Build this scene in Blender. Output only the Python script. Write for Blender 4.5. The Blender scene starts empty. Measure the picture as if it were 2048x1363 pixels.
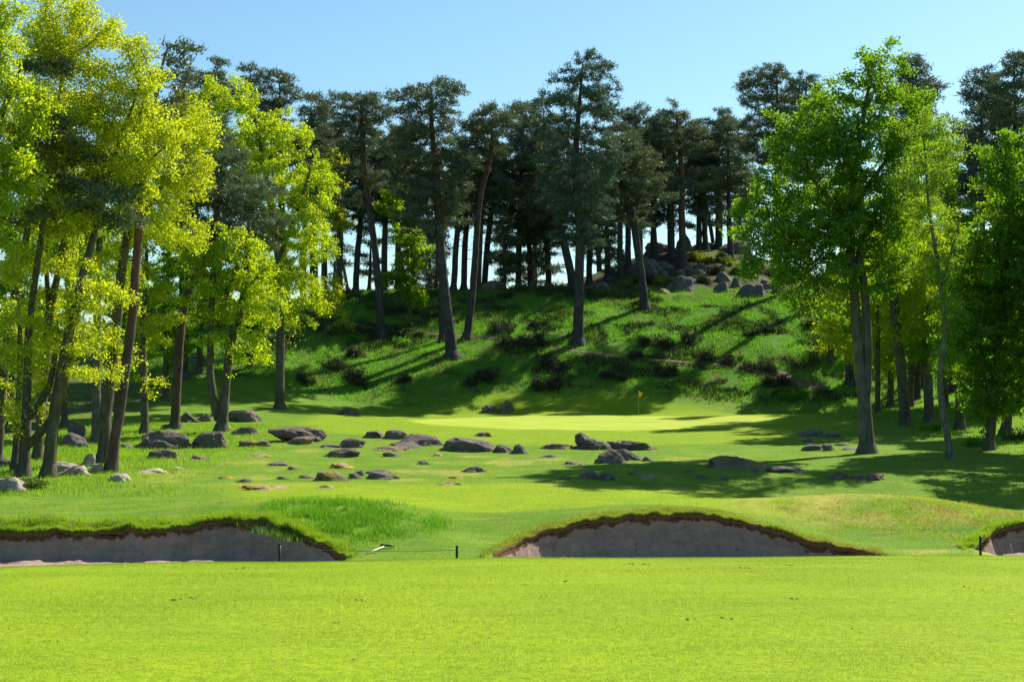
import bpy, math, random
import numpy as np
from mathutils import Vector

# ------------------------------------------------------------------ basics
F, H0, CX = 2844.0, 720.0, 1024.0        # focal length in photo pixels, eye level row, centre column
scene = bpy.context.scene
COL = scene.collection

def pw(px, py, Y):
    return np.array([(px - CX) * Y / F, Y, (H0 - py) * Y / F])

def sstep(a, b, x):
    t = np.clip((x - a) / (b - a), 0, 1)
    return t * t * (3 - 2 * t)

def _hash(ix, iy, iz, seed):
    h = (ix * 374761393 + iy * 668265263 + iz * 2147483647 + seed * 974711) & 0xFFFFFFFF
    h = ((h ^ (h >> 13)) * 1274126177) & 0xFFFFFFFF
    h = h ^ (h >> 16)
    return (h & 0xFFFF) / 65535.0

def vnoise(p, seed=0):
    """value noise in -1..1 for an (N,3) array"""
    p = np.asarray(p, float)
    i = np.floor(p).astype(np.int64)
    f = p - i
    f = f * f * (3 - 2 * f)
    out = 0
    for dx in (0, 1):
        wx = f[:, 0] if dx else 1 - f[:, 0]
        for dy in (0, 1):
            wy = f[:, 1] if dy else 1 - f[:, 1]
            for dz in (0, 1):
                wz = f[:, 2] if dz else 1 - f[:, 2]
                out = out + wx * wy * wz * _hash(i[:, 0] + dx, i[:, 1] + dy, i[:, 2] + dz, seed)
    return out * 2 - 1

def fbm(p, oct=4, seed=0, gain=0.5):
    a, s, out = 1.0, 1.0, 0
    for o in range(oct):
        out = out + a * vnoise(np.asarray(p) * s + 17.3 * o, seed + o)
        a *= gain; s *= 2.03
    return out

def fbm2(X, Y, scale, oct=3, seed=0):
    X = np.asarray(X, float); Y = np.asarray(Y, float)
    p = np.stack([X.ravel() / scale, Y.ravel() / scale, np.zeros(X.size) + .37], 1)
    return fbm(p, oct, seed).reshape(X.shape)

def new_mesh(name, verts, faces, mat=None, smooth=True, attrs=None):
    """faces: list of integer arrays (n,k)"""
    me = bpy.data.meshes.new(name)
    verts = np.asarray(verts, np.float32)
    me.vertices.add(len(verts))
    me.vertices.foreach_set('co', verts.ravel())
    faces = [np.asarray(f, np.int32) for f in faces if len(f)]
    nl = sum(f.size for f in faces); npoly = sum(len(f) for f in faces)
    me.loops.add(nl); me.polygons.add(npoly)
    me.loops.foreach_set('vertex_index', np.concatenate([f.ravel() for f in faces]))
    starts, s = [], 0
    for f in faces:
        starts.append(s + np.arange(len(f)) * f.shape[1]); s += f.size
    me.polygons.foreach_set('loop_start', np.concatenate(starts).astype(np.int32))
    me.update(calc_edges=True)
    me.polygons.foreach_set('use_smooth', np.full(npoly, smooth, bool))
    for k, v in (attrs or {}).items():
        a = me.attributes.new(k, 'FLOAT', 'POINT')
        a.data.foreach_set('value', np.asarray(v, np.float32))
    if mat: me.materials.append(mat)
    me.validate(); me.update()
    return me

def obj(name, me, parent=None, loc=None, label=None, cat=None, group=None, kind=None):
    o = bpy.data.objects.new(name, me)
    COL.objects.link(o)
    if parent: o.parent = parent
    if loc is not None: o.location = tuple(float(c) for c in loc)
    if label: o['label'] = label
    if cat: o['category'] = cat
    if group: o['group'] = group
    if kind: o['kind'] = kind
    return o

# ------------------------------------------------------------------ terrain
CTRL = [
 # turf line above the bunkers
 (-200,1048,46.6),(0,1046,46.5),(130,1046,46.5),(250,1045,46.6),(380,1037,46.9),(450,1030,47.2),(520,1018,48),(600,1004,49),(700,996,50),(800,1008,49.5),(880,1035,48),(940,1062,46.3),
 (1000,1072,45.8),(1100,1050,46.3),(1200,1029,46.9),(1330,1019,47.1),(1450,1027,47),(1540,1049,46.2),(1620,1078,45),(1700,1092,44.2),(1800,1096,44),(1900,1092,44.6),(2048,1038,47.6),(2300,1035,48),
 # grassy gap between the bunkers, low ground in front
 (720,1098,43),(820,1092,43),(900,1096,42.7),(960,1104,42.3),(650,1075,44.6),(760,1058,45.6),(850,1062,45),
 (-200,1152,38),(0,1152,38),(400,1150,38),(640,1150,38),(800,1132,38.5),(900,1130,38.5),(1000,1140,38.5),(1300,1150,38),(1600,1145,38.5),(1750,1122,39.5),(1900,1114,40.5),(2048,1112,41),(2300,1118,40),
 # dry mound on the right
 (1480,1020,50),(1560,999,51.5),(1680,986,53),(1800,990,53),(1900,1002,52.5),(2048,1028,51),(1680,1042,49.3),(1800,1062,47.7),(1920,1066,47.3),(1600,1056,48),
 (1560,1009,56),(1700,1010,57),(1850,1011,58),(2048,1014,57),(2300,1010,58),
 # middle ground
 (200,1005,53.5),(500,992,54),(900,1005,52.5),(1000,1000,53),(1000,972,58.5),(1300,990,56),(1300,962,62),(0,978,57),(100,953,60.5),(-200,960,60),(300,942,64),(600,941,65),(900,941,66),(1200,941,66),(1500,944,66),(1800,951,65),(2048,960,64),(2300,962,64),
 (0,918,70),(200,929,66),(300,908,74),(500,897,78),(800,901,78),(1000,905,77),(1200,906,77),(1500,909,77),(1735,905,78),(1905,917,74),(2048,914,75),(2300,915,75),
 (190,886,83),(290,866,93),(350,857,96.5),(437,862,94),(560,885,82.5),(650,872,88),(800,866,91.5),(900,872,89.5),(1000,872,90.5),(1150,890,83.5),(1300,889,84.5),(1500,880,88),(1650,872,90),(1812,850,98),(1918,858,95),(1975,898,80),(2012,868,91),(2300,880,88),
 # the green and its shoulder
 (800,857,99),(1000,858,99),(1200,861,98.5),(1300,861,98.5),(850,843,107),(1000,833,117),(1100,830,119),(1277,831,119),(1400,832,119),(1500,830,118),(1200,846,107),(1400,845,107),(1560,829,116),(1605,832,117),(1655,827,117),(1710,830,115),(1500,861,96.5),(1600,853,100),
 (1277,826,123),(1000,826,123),(1560,836,123),(1660,836,122),(700,829,114.5),(560,817,112),(450,836,104.5),(350,836,103.5),(200,851,97),(0,862,94.5),(-200,862,94.5),
 # toe of the hill
 (700,790,126),(900,780,128),(1100,776,129),(1300,783,128),(1500,797,128),(1640,806,126),(1755,823,113),(1858,845,101),(1900,803,118),(2048,805,119),(2300,805,120),(300,810,112),(450,790,118),(100,815,110),
 # hillside
 (762,670,141),(905,712,135.5),(1156,685,139),(1290,617,149),(560,740,126.5),(640,690,134),(400,722,128),(250,760,121),(100,782,117),(-200,790,118),(1400,682,140),(1550,702,137),(1550,602,151),(1640,642,146),(1700,766,131),(1830,763,131),(1900,742,135),(2048,742,138),(2300,742,138),
 (650,602,151),(750,589,154),(900,583,156),(1100,581,156),(1250,585,156),(1400,582,156),(1500,588,155),(1600,592,156),(1700,592,159),(2000,640,160),(2300,640,165),(500,640,148),(350,655,147),(150,685,144),(-200,705,144),
 # behind the ridge and the rocky outcrop
 (650,606,178),(800,598,178),(1000,594,178),(1130,580,170),(1220,560,163),(1300,530,169),(1400,522,170),(1470,527,170),(1400,500,178),(1300,508,178),(1480,503,178),(1550,556,170),(1650,565,172),(1800,590,178),(400,640,172),(1400,560,192),(900,640,195),(200,660,172),(2000,630,190),
]
_C = np.array([pw(*c) for c in CTRL])
_S = 40.0
def _tps_fit():
    P = _C[:, :2] / _S; n = len(P)
    d2 = ((P[:, None] - P[None]) ** 2).sum(-1)
    K = 0.5 * d2 * np.log(d2 + 1e-12)
    K[np.diag_indices(n)] = 2e-4
    A = np.zeros((n + 3, n + 3)); A[:n, :n] = K
    A[:n, n] = 1; A[:n, n + 1:] = P; A[n, :n] = 1; A[n + 1:, :n] = P.T
    b = np.zeros(n + 3); b[:n] = _C[:, 2]
    return np.linalg.solve(A, b), P
_W, _P = _tps_fit()

def tps(X, Y):
    sh = X.shape
    lim = 0.46 * Y + 8
    X = np.clip(X, -lim, lim).ravel() / _S; Y = np.clip(Y, 30, 196).ravel() / _S
    out = np.empty(len(X)); n = len(_P)
    for i in range(0, len(X), 20000):
        x, y = X[i:i + 20000], Y[i:i + 20000]
        d2 = (x[:, None] - _P[None, :, 0]) ** 2 + (y[:, None] - _P[None, :, 1]) ** 2
        out[i:i + 20000] = (0.5 * d2 * np.log(d2 + 1e-12)) @ _W[:n] + _W[n] + _W[n + 1] * x + _W[n + 2] * y
    return out.reshape(sh)

CREST_PX = [-600, 0, 200, 400, 600, 800, 1000, 1300, 1500, 1700, 2048, 2600]
CREST_PY = [1140, 1132, 1126, 1121, 1121, 1117, 1112, 1113, 1112, 1110, 1110, 1112]
def near(X, Y):
    Yc = np.clip(Y, -30, 60)
    z = -1.81 - 0.0396 * (Yc - 8) - 0.00355 * np.maximum(Yc - 8, 0) ** 2
    row = np.interp(X / 22 * F + CX, CREST_PX, CREST_PY)
    z = z - (row - 1113) / F * 22 * sstep(9, 22, Y)
    z = z + 0.022 * fbm2(X, Y, 3.2, 2, 5) * sstep(24, 19, Y)
    return np.maximum(z, -5.85)

def terrain(X, Y):
    X = np.asarray(X, float); Y = np.asarray(Y, float)
    zt = tps(X, Y)
    amp = 0.03 + 0.10 * sstep(128, 140, Y) + 0.05 * sstep(-20, -28, X) * sstep(50, 60, Y)
    zt = zt + amp * fbm2(X, Y, 2.6, 3, 9) * sstep(40, 50, Y)
    z = np.where(Y < 33, near(X, Y), 0)
    t = sstep(33, 38.5, Y)
    z = np.where(Y < 38.5, near(X, Y) * (1 - t) + zt * t, zt)
    far = sstep(190, 250, Y)
    return z * (1 - far) + 0.5 * far

def tz(x, y):
    return float(terrain(np.array([x]), np.array([y]))[0])

_YS = np.concatenate([np.arange(38.5, 130, .2), np.arange(130, 200, .2)])
def hit(px, py):
    """where the sight line of a photo pixel meets the ground"""
    X = (px - CX) * _YS / F; Z = (H0 - py) * _YS / F
    g = terrain(X, _YS)
    k = np.where(Z <= g)[0]
    if len(k) == 0: return 160.0
    k = k[0]
    if k == 0: return float(_YS[0])
    a, b = Z[k - 1] - g[k - 1], g[k] - Z[k]
    return float(_YS[k - 1] + (_YS[k] - _YS[k - 1]) * a / (a + b + 1e-9))

# bunkers: (lip points photo px,row,distance), floor height
BUNKERS = [
 dict(lip=[(-420,1066,46.2),(0,1068,45.7),(120,1065,45.7),(250,1062,45.7),(380,1055,45.9),(470,1041,46.2),(530,1047,45.8),(590,1069,44.8),(635,1090,43.8),(672,1106,42.8),(705,1124,41.4)], floor=-6.35),
 dict(lip=[(962,1124,41),(985,1110,42.2),(1030,1087,44.1),(1100,1062,45.4),(1180,1043,46),(1280,1033,46.3),(1380,1032,46.3),(1470,1041,46),(1540,1059,45.2),(1605,1081,44.4),(1665,1095,43.6),(1720,1105,42.8),(1775,1122,41.2)], floor=-6.3),
 dict(lip=[(1938,1110,43.0),(1958,1088,44.6),(1990,1066,45.7),(2048,1050,46.5),(2300,1040,47),(2500,1060,45)], floor=-6.2),
]
for b in BUNKERS:
    P = np.array([pw(*q) for q in b['lip']])
    b['x'], b['y'], b['z'] = P[:, 0], P[:, 1], P[:, 2]
def _smooth_lip(b, n=260):
    x = np.linspace(b['x'][0], b['x'][-1], n)
    y = np.interp(x, b['x'], b['y']); z = np.interp(x, b['x'], b['z'])
    k = np.hanning(15); k /= k.sum()
    pad = lambda a: np.convolve(np.concatenate([np.full(7, a[0]), a, np.full(7, a[-1])]), k, 'valid')
    y, z = pad(y), pad(z)
    p = np.stack([x / .5, y * 0, y * 0], 1)
    y = y + 0.09 * fbm(p, 4, 21, .6); z = z + 0.055 * fbm(p * 1.5, 4, 31, .6)
    b['X'], b['L'], b['Z'] = x, y, z
for b in BUNKERS: _smooth_lip(b)

def carve(X, Y, Z):
    for b in BUNKERS:
        L = np.interp(X, b['X'], b['L'])
        ins = (X > b['X'][0] + .35) & (X < b['X'][-1] - .35) & (Y < L + 0.55) & (Y > 37.6)
        Z = np.where(ins, np.minimum(Z, b['floor'] - 0.5), Z)
    return Z
# ------------------------------------------------------------------ materials
class NT:
    def __init__(s, name):
        s.m = bpy.data.materials.new(name); s.m.use_nodes = True
        s.t = s.m.node_tree; s.t.nodes.clear()
        s.out = s.t.nodes.new('ShaderNodeOutputMaterial')
    def n(s, typ, ins=None, **kw):
        nd = s.t.nodes.new(typ)
        for k, v in kw.items(): setattr(nd, k, v)
        for k, v in (ins or {}).items(): s.set(nd, k, v)
        return nd
    def set(s, nd, k, v):
        i = nd.inputs[k]
        if hasattr(v, 'is_output'): s.t.links.new(v, i)
        elif isinstance(v, (tuple, list)) and len(v) == 3 and i.type == 'RGBA': i.default_value = (*v, 1)
        else: i.default_value = v
    def noise(s, scale, detail=3, rough=.5, vec=None, dist=0):
        nd = s.n('ShaderNodeTexNoise', {'Scale': scale, 'Detail': detail, 'Roughness': rough, 'Distortion': dist})
        if vec is not None: s.set(nd, 'Vector', vec)
        return nd.outputs['Fac']
    def ramp(s, fac, a, b, lo=0., hi=1.):
        nd = s.n('ShaderNodeMapRange', {'Value': fac, 'From Min': a, 'From Max': b, 'To Min': lo, 'To Max': hi})
        return nd.outputs['Result']
    def mix(s, fac, a, b, mode='MIX'):
        nd = s.n('ShaderNodeMix', data_type='RGBA', blend_type=mode)
        s.set(nd, 0, fac); s.set(nd, 6, a); s.set(nd, 7, b)
        return nd.outputs[2]
    def math(s, op, a, b=0.):
        nd = s.n('ShaderNodeMath', operation=op); s.set(nd, 0, a); s.set(nd, 1, b)
        return nd.outputs[0]
    def attr(s, name): return s.n('ShaderNodeAttribute', attribute_name=name).outputs['Fac']
    def pos(s): return s.n('ShaderNodeNewGeometry').outputs['Position']
    def objc(s): return s.n('ShaderNodeTexCoord').outputs['Object']
    def map(s, vec, scale): return s.n('ShaderNodeMapping', {'Vector': vec, 'Scale': scale}).outputs[0]
    def bump(s, h, strength=.3, dist=.05):
        return s.n('ShaderNodeBump', {'Height': h, 'Strength': strength, 'Distance': dist}).outputs[0]
    def bsdf(s, col, rough=.9, normal=None, spec=.2):
        nd = s.n('ShaderNodeBsdfPrincipled', {'Base Color': col, 'Roughness': rough, 'Specular IOR Level': spec})
        if normal is not None: s.set(nd, 'Normal', normal)
        return nd.outputs[0]
    def done(s, sh): s.t.links.new(sh, s.out.inputs['Surface']); return s.m

def mat_ground():
    s = NT('grass_ground'); p = s.pos()
    big = s.noise(.09, 3, .6, p); mid = s.noise(.55, 4, .6, p); fine = s.noise(14, 4, .75, p); vf = s.noise(70, 2, .7, p)
    streak = s.noise(1.6, 3, .6, s.map(p, (.35, 2.2, 1)))
    fair = s.mix(s.ramp(mid, .35, .65), FAIR_A, FAIR_B)
    fair = s.mix(s.ramp(streak, .4, .72, 0, .55), fair, FAIR_C)
    fair = s.mix(s.ramp(fine, .36, .58, .65, 0), fair, FAIR_D)
    fair = s.mix(s.ramp(vf, .50, .62, 0, .6), fair, FAIR_E)
    semi = s.mix(s.ramp(mid, .38, .66), SEMI_A, SEMI_B)
    semi = s.mix(s.ramp(streak, .52, .70, 0, .7), semi, SEMI_DRY)
    semi = s.mix(s.ramp(fine, .38, .58, .7, 0), semi, SEMI_D)
    green = s.mix(s.ramp(s.noise(.9, 2, .5, s.map(p, (.25, 1.6, 1))), .4, .62), GREEN_A, GREEN_B)
    m2 = s.noise(.34, 4, .65, p)
    wild = s.mix(s.ramp(m2, .40, .60), WILD_A, WILD_B)
    wild = s.mix(s.ramp(s.noise(.5, 5, .7, p), .52, .62, 0, .85), wild, WILD_BROWN)
    wild = s.mix(s.ramp(s.noise(.38, 5, .72, p), .56, .64, 0, .8), wild, (.045, .05, .025))
    wild = s.mix(s.ramp(s.noise(5, 3, .7, p), .35, .65, .5, 0), wild, WILD_D)
    lit = s.mix(s.ramp(s.noise(.7, 4, .7, p), .4, .62), LITTER_A, LITTER_B)
    lit = s.mix(s.ramp(s.noise(.45, 3, .6, p), .56, .66), lit, (.10, .13, .02))
    c = s.mix(s.attr('a_fair'), semi, fair)
    c = s.mix(s.attr('a_dry'), c, s.mix(s.ramp(s.noise(3, 4, .7, p), .35, .65), (.44, .34, .10), (.22, .26, .03)))
    c = s.mix(s.attr('a_green'), c, green)
    c = s.mix(s.attr('a_wild'), c, wild)
    c = s.mix(s.attr('a_litter'), c, lit)
    # worm casts, divots and small bare scrapes on the near fairway
    sc = s.noise(5.5, 2, .5, s.map(p, (1, 1.15, 1)))
    reg = s.noise(.5, 2, .5, p)
    d = s.math('MULTIPLY', s.ramp(sc, .735, .765), s.ramp(reg, .44, .52))
    d = s.math('MULTIPLY', d, s.attr('a_fair'))
    c = s.mix(d, c, (.11, .075, .03))
    h = s.math('ADD', s.math('MULTIPLY', fine, .6), s.math('MULTIPLY', vf, .4))
    nrm = s.bump(h, .55, .035)
    return s.done(s.bsdf(c, .95, nrm, .05))

def mat_sand():
    s = NT('bunker_sand'); p = s.pos()
    f = s.noise(30, 4, .7, p); m = s.noise(2.2, 4, .65, p)
    c = s.mix(s.ramp(m, .35, .65), SAND_A, SAND_B)
    c = s.mix(s.ramp(f, .42, .6, 0, .6), c, (.22, .16, .12))
    c = s.mix(s.ramp(s.noise(1.1, 5, .7, s.map(p, (1, 1, 2.5))), .50, .62, 0, .6), c, (.25, .185, .145))
    # weeds and stains
    c = s.mix(s.ramp(s.noise(3.2, 3, .6, p), .68, .74), c, (.08, .11, .03))
    soil = s.mix(s.ramp(s.noise(9, 3, .7, p), .35, .65), (.20, .10, .05), (.075, .05, .03))
    k = s.math('ADD', s.attr('a_soil'), s.ramp(s.noise(3, 4, .7, p), .3, .7, -.6, .6))
    c = s.mix(s.ramp(k, .45, .65), c, soil)
    h = s.math('ADD', s.noise(9, 4, .7, p), s.math('MULTIPLY', s.noise(60, 2, .6, p), .3))
    return s.done(s.bsdf(c, .95, s.bump(h, .9, .10), .05))

def mat_leaf(name, a, b, trans, dark=None, tr=.5, rough=.55, straw=None):
    """thin leaf: reflects and lets sunlight through; colour varies leaf by leaf"""
    s = NT(name)
    t = s.attr('tint')
    c = s.mix(t, a, b)
    tc = s.mix(t, tuple(x * .75 for x in trans), trans)
    if straw:
        dr = s.attr('dry'); c = s.mix(dr, c, straw); tc = s.mix(dr, tc, straw)
    d = s.n('ShaderNodeBsdfDiffuse', {'Color': c, 'Roughness': .3}).outputs[0]
    tl = s.n('ShaderNodeBsdfTranslucent', {'Color': tc}).outputs[0]
    mx = s.n('ShaderNodeMixShader', {0: tr, 1: d, 2: tl}).outputs[0]
    gl = s.n('ShaderNodeBsdfGlossy', {'Color': (.8, .85, .8), 'Roughness': rough}).outputs[0]
    mx = s.n('ShaderNodeMixShader', {0: .03, 1: mx, 2: gl}).outputs[0]
    return s.done(mx)

def mat_bark(name, a, b, top=None, h0=7, h1=12, moss=0.):
    s = NT(name); o = s.objc()
    v = s.map(o, (9, 9, 1.6))
    n1 = s.noise(1, 5, .7, v)
    c = s.mix(s.ramp(n1, .38, .62), a, b)
    c = s.mix(s.ramp(s.noise(1.3, 3, .6, o), .5, .66, 0, .5), c, tuple(x * 1.5 for x in b))
    if moss: c = s.mix(s.math('MULTIPLY', s.ramp(s.noise(1.7, 4, .7, o), .48, .62), moss), c, (.10, .115, .03))
    if top:
        z = s.n('ShaderNodeSeparateXYZ', {0: o}).outputs[2]
        c = s.mix(s.ramp(s.math('ADD', z, s.ramp(s.noise(.8, 3, .6, o), 0, 1, -2, 2)), h0, h1), c, s.mix(s.ramp(n1, .4, .6), top, tuple(x * .6 for x in top)))
    return s.done(s.bsdf(c, .95, s.bump(n1, .8, .05), .08))

def mat_rock(name, a, b, c2, moss=None, m0=.56):
    s = NT(name); o = s.pos()
    n1 = s.noise(.9, 6, .68, o); n2 = s.noise(5, 5, .7, o); n3 = s.noise(2.3, 4, .65, o, .6)
    c = s.mix(s.ramp(n1, .36, .62), a, b)
    c = s.mix(s.ramp(n2, .50, .68, 0, .7), c, c2)
    c = s.mix(s.ramp(n3, .60, .68, 0, .8), c, tuple(x * .35 for x in a))
    if moss: c = s.mix(s.ramp(s.noise(1.4, 5, .75, o), m0, m0 + .06), c, s.mix(s.ramp(n2, .4, .6), moss, (.16, .17, .02)))
    h = s.math('ADD', s.math('MULTIPLY', n2, .5), s.math('ADD', n3, s.math('MULTIPLY', s.noise(22, 3, .7, o), .15)))
    return s.done(s.bsdf(c, .92, s.bump(h, .75, .10), .12))

def mat_plain(name, col, rough=.6, var=.15):
    s = NT(name)
    c = s.mix(s.ramp(s.noise(18, 3, .6, s.objc()), .3, .7, 0, 1), col, tuple(x * (1 - var * 2) for x in col))
    return s.done(s.bsdf(c, rough, None, .3))

# colours (linear)
FAIR_A, FAIR_B, FAIR_C, FAIR_D, FAIR_E = (.20, .31, .004), (.14, .25, .004), (.28, .34, .012), (.07, .145, .004), (.34, .37, .05)
SEMI_A, SEMI_B, SEMI_DRY, SEMI_D = (.10, .205, .018), (.16, .27, .018), (.29, .27, .07), (.06, .125, .01)
GREEN_A, GREEN_B = (.34, .40, .06), (.27, .35, .035)
WILD_A, WILD_B, WILD_BROWN, WILD_D = (.085, .215, .018), (.12, .25, .02), (.16, .15, .04), (.035, .085, .012)
LITTER_A, LITTER_B = (.035, .030, .018), (.075, .058, .032)
SAND_A, SAND_B = (.50, .36, .285), (.38, .28, .225)

M = {}
M['ground'] = mat_ground()
M['sand'] = mat_sand()
M['turfedge'] = mat_plain('turf_edge', (.21, .125, .055), .95, .35)
M['yellow'] = mat_leaf('oak_leaf_yellow', (.33, .36, .010), (.21, .28, .010), (.78, .88, .012))
M['lime'] = mat_leaf('oak_leaf_lime', (.23, .32, .008), (.14, .25, .008), (.70, .86, .010))
M['bright'] = mat_leaf('leaf_bright_green', (.13, .26, .008), (.085, .19, .008), (.42, .64, .008))
M['deep'] = mat_leaf('leaf_deep_green', (.080, .20, .010), (.050, .14, .008), (.29, .52, .006))
M['birch'] = mat_leaf('birch_leaf', (.11, .24, .02), (.08, .18, .015), (.36, .56, .02))
M['needle'] = mat_leaf('pine_needle', (.064, .108, .078), (.15, .165, .090), (.15, .20, .07), tr=.25, rough=.4)
M['needle2'] = mat_leaf('pine_needle_blue', (.060, .110, .092), (.12, .165, .115), (.12, .19, .09), tr=.22, rough=.4)
M['blade'] = mat_leaf('grass_blade', (.075, .215, .010), (.23, .34, .02), (.32, .54, .012), tr=.5, straw=(.34, .25, .07))
M['turf'] = mat_leaf('mown_blade', (.068, .170, .003), (.285, .365, .008), (.29, .45, .005), tr=.4, straw=(.42, .36, .12))
M['blade_long'] = mat_leaf('long_grass_blade', (.04, .17, .015), (.14, .29, .02), (.20, .48, .015), tr=.5)
M['blade_hill'] = mat_leaf('hill_grass_blade', (.038, .18, .015), (.14, .32, .018), (.22, .58, .012), tr=.45, straw=(.22, .20, .06))
M['heather'] = mat_leaf('heather_leaf', (.026, .038, .018), (.060, .052, .030), (.05, .07, .02), tr=.2)
M['scrub'] = mat_leaf('scrub_leaf', (.075, .13, .025), (.12, .15, .04), (.16, .24, .03), tr=.35)
M['bilberry'] = mat_leaf('bilberry_leaf', (.20, .21, .015), (.14, .19, .012), (.34, .36, .01), tr=.4)
M['oakbark'] = mat_bark('oak_bark', (.055, .047, .038), (.12, .104, .085), moss=.5)
M['greybark'] = mat_bark('grey_bark', (.060, .056, .052), (.13, .12, .108), moss=.3)
M['pinebark'] = mat_bark('pine_bark', (.042, .040, .042), (.082, .074, .074), top=(.13, .070, .052), h0=11, h1=17)
M['pinebark_red'] = mat_bark('red_pine_bark', (.060, .046, .042), (.11, .080, .070), top=(.20, .095, .06), h0=5, h1=11)
M['birchbark'] = mat_bark('birch_bark', (.075, .068, .060), (.19, .18, .155), moss=.5)
M['rock'] = mat_rock('sandstone_dark', (.085, .070, .062), (.155, .125, .108), (.24, .20, .18))
M['rockpale'] = mat_rock('sandstone_pale', (.26, .22, .18), (.38, .32, .26), (.46, .41, .35))
M['rockmoss'] = mat_rock('sandstone_mossy', (.10, .080, .068), (.17, .14, .115), (.25, .21, .18), moss=(.34, .19, .025), m0=.52)
M['rockgrey'] = mat_rock('sandstone_grey', (.085, .080, .075), (.145, .135, .125), (.24, .225, .21), moss=(.17, .16, .03), m0=.62)
M['rockorange'] = mat_rock('sandstone_lichen', (.22, .17, .13), (.30, .23, .17), (.36, .30, .24), moss=(.42, .25, .03), m0=.46)
M['earth'] = mat_plain('trodden_earth', (.19, .125, .08), .95, .3)

# ------------------------------------------------------------------ the ground
def axis(parts):
    return np.concatenate(parts)
hx = np.concatenate([np.arange(0, 26, .30), np.arange(26, 46, .6), np.arange(46, 90, 1.6), np.arange(90, 200, 8), np.geomspace(200, 1600, 9)])
gx = np.concatenate([-hx[:0:-1], hx])
gy = np.concatenate([np.arange(-40, 4, 3), np.arange(4, 26, .33), np.arange(26, 38, .5), np.arange(38, 58, .2), np.arange(58, 130, .55), np.arange(130, 190, .8), np.arange(190, 300, 5), np.geomspace(300, 1600, 9)])
GX, GY = np.meshgrid(gx, gy)
GZ0 = terrain(GX, GY)
GZ = carve(GX, GY, GZ0)

def zones(X, Y):
    n1 = fbm2(X, Y, 5, 3, 41); n2 = fbm2(X, Y, 2.2, 3, 43)
    PX = X / np.maximum(Y, 1) * F + CX
    fair = sstep(34, 31, Y)
    # first cut strip behind the bunkers
    yb = 53.5 + 3.5 * sstep(500, 900, PX)
    band = sstep(49, 50, Y) * sstep(60.5 + .6 * n1, 58.5 + .6 * n1, Y) * sstep(440, 560, PX + 60 * n1) * sstep(1720, 1600, PX)
    fair = np.maximum(fair, band)
    gc = (X - 6.3) / 14.2; gr = (Y - 109.5) / 11.0
    rr = np.sqrt(gc ** 2 + gr ** 2)
    green = sstep(1.04, .93, rr + .04 * n1)
    apron = sstep(1.5, 1.35, np.sqrt(((X - 5) / 14.5) ** 2 + ((Y - 106) / 16) ** 2) + .05 * n1)
    fair = np.maximum(fair, apron * .8)
    dry = sstep(1.05, .6, np.sqrt(((X - 13.6) / 6.8) ** 2 + ((Y - 51.3) / 3.6) ** 2) + .3 * n2) * np.clip(.62 + .7 * n2, .1, 1)
    dry = np.maximum(dry, .55 * sstep(.35, .8, n2 + .5 * n1) * sstep(56, 62, Y) * sstep(86, 74, Y) * sstep(18, 8, np.abs(X + 3)))
    dry = np.maximum(dry, .8 * sstep(.2, .7, n2) * sstep(44, 43, Y) * sstep(37, 39, Y) * sstep(11, 13, X))
    wild = sstep(126, 130, Y + 1.2 * n1)
    toe = sstep(119, 124, Y + n1) * sstep(1050, 700, PX)
    left = sstep(-17.5, -20, X + 1.2 * n1) * sstep(54, 58, Y) * sstep(100, 60, Y - .0 * X)
    wild = np.maximum(np.maximum(wild, toe), .75 * left)
    right = sstep(24, 28, X + 1.5 * n1) * sstep(80, 88, Y)
    wild = np.maximum(wild, .6 * right)
    lit = sstep(154.5, 156, Y + .8 * n1) * np.clip(.85 + .4 * n1, 0, 1)
    ll = sstep(-27, -33, X + 2 * n1) * sstep(60, 68, Y) * .6
    lit = np.maximum(lit, ll)
    return fair, green, dry, wild, lit
zn = zones(GX, GY)
nx, ny = len(gx), len(gy)
idx = np.arange(nx * ny).reshape(ny, nx)
quads = np.stack([idx[:-1, :-1], idx[:-1, 1:], idx[1:, 1:], idx[1:, :-1]], -1).reshape(-1, 4)
me = new_mesh('ground', np.stack([GX, GY, GZ], -1).reshape(-1, 3), [quads], M['ground'],
              attrs=dict(zip(('a_fair', 'a_green', 'a_dry', 'a_wild', 'a_litter'), [z.ravel() for z in zn])))
obj('ground', me, kind='structure')

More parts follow.
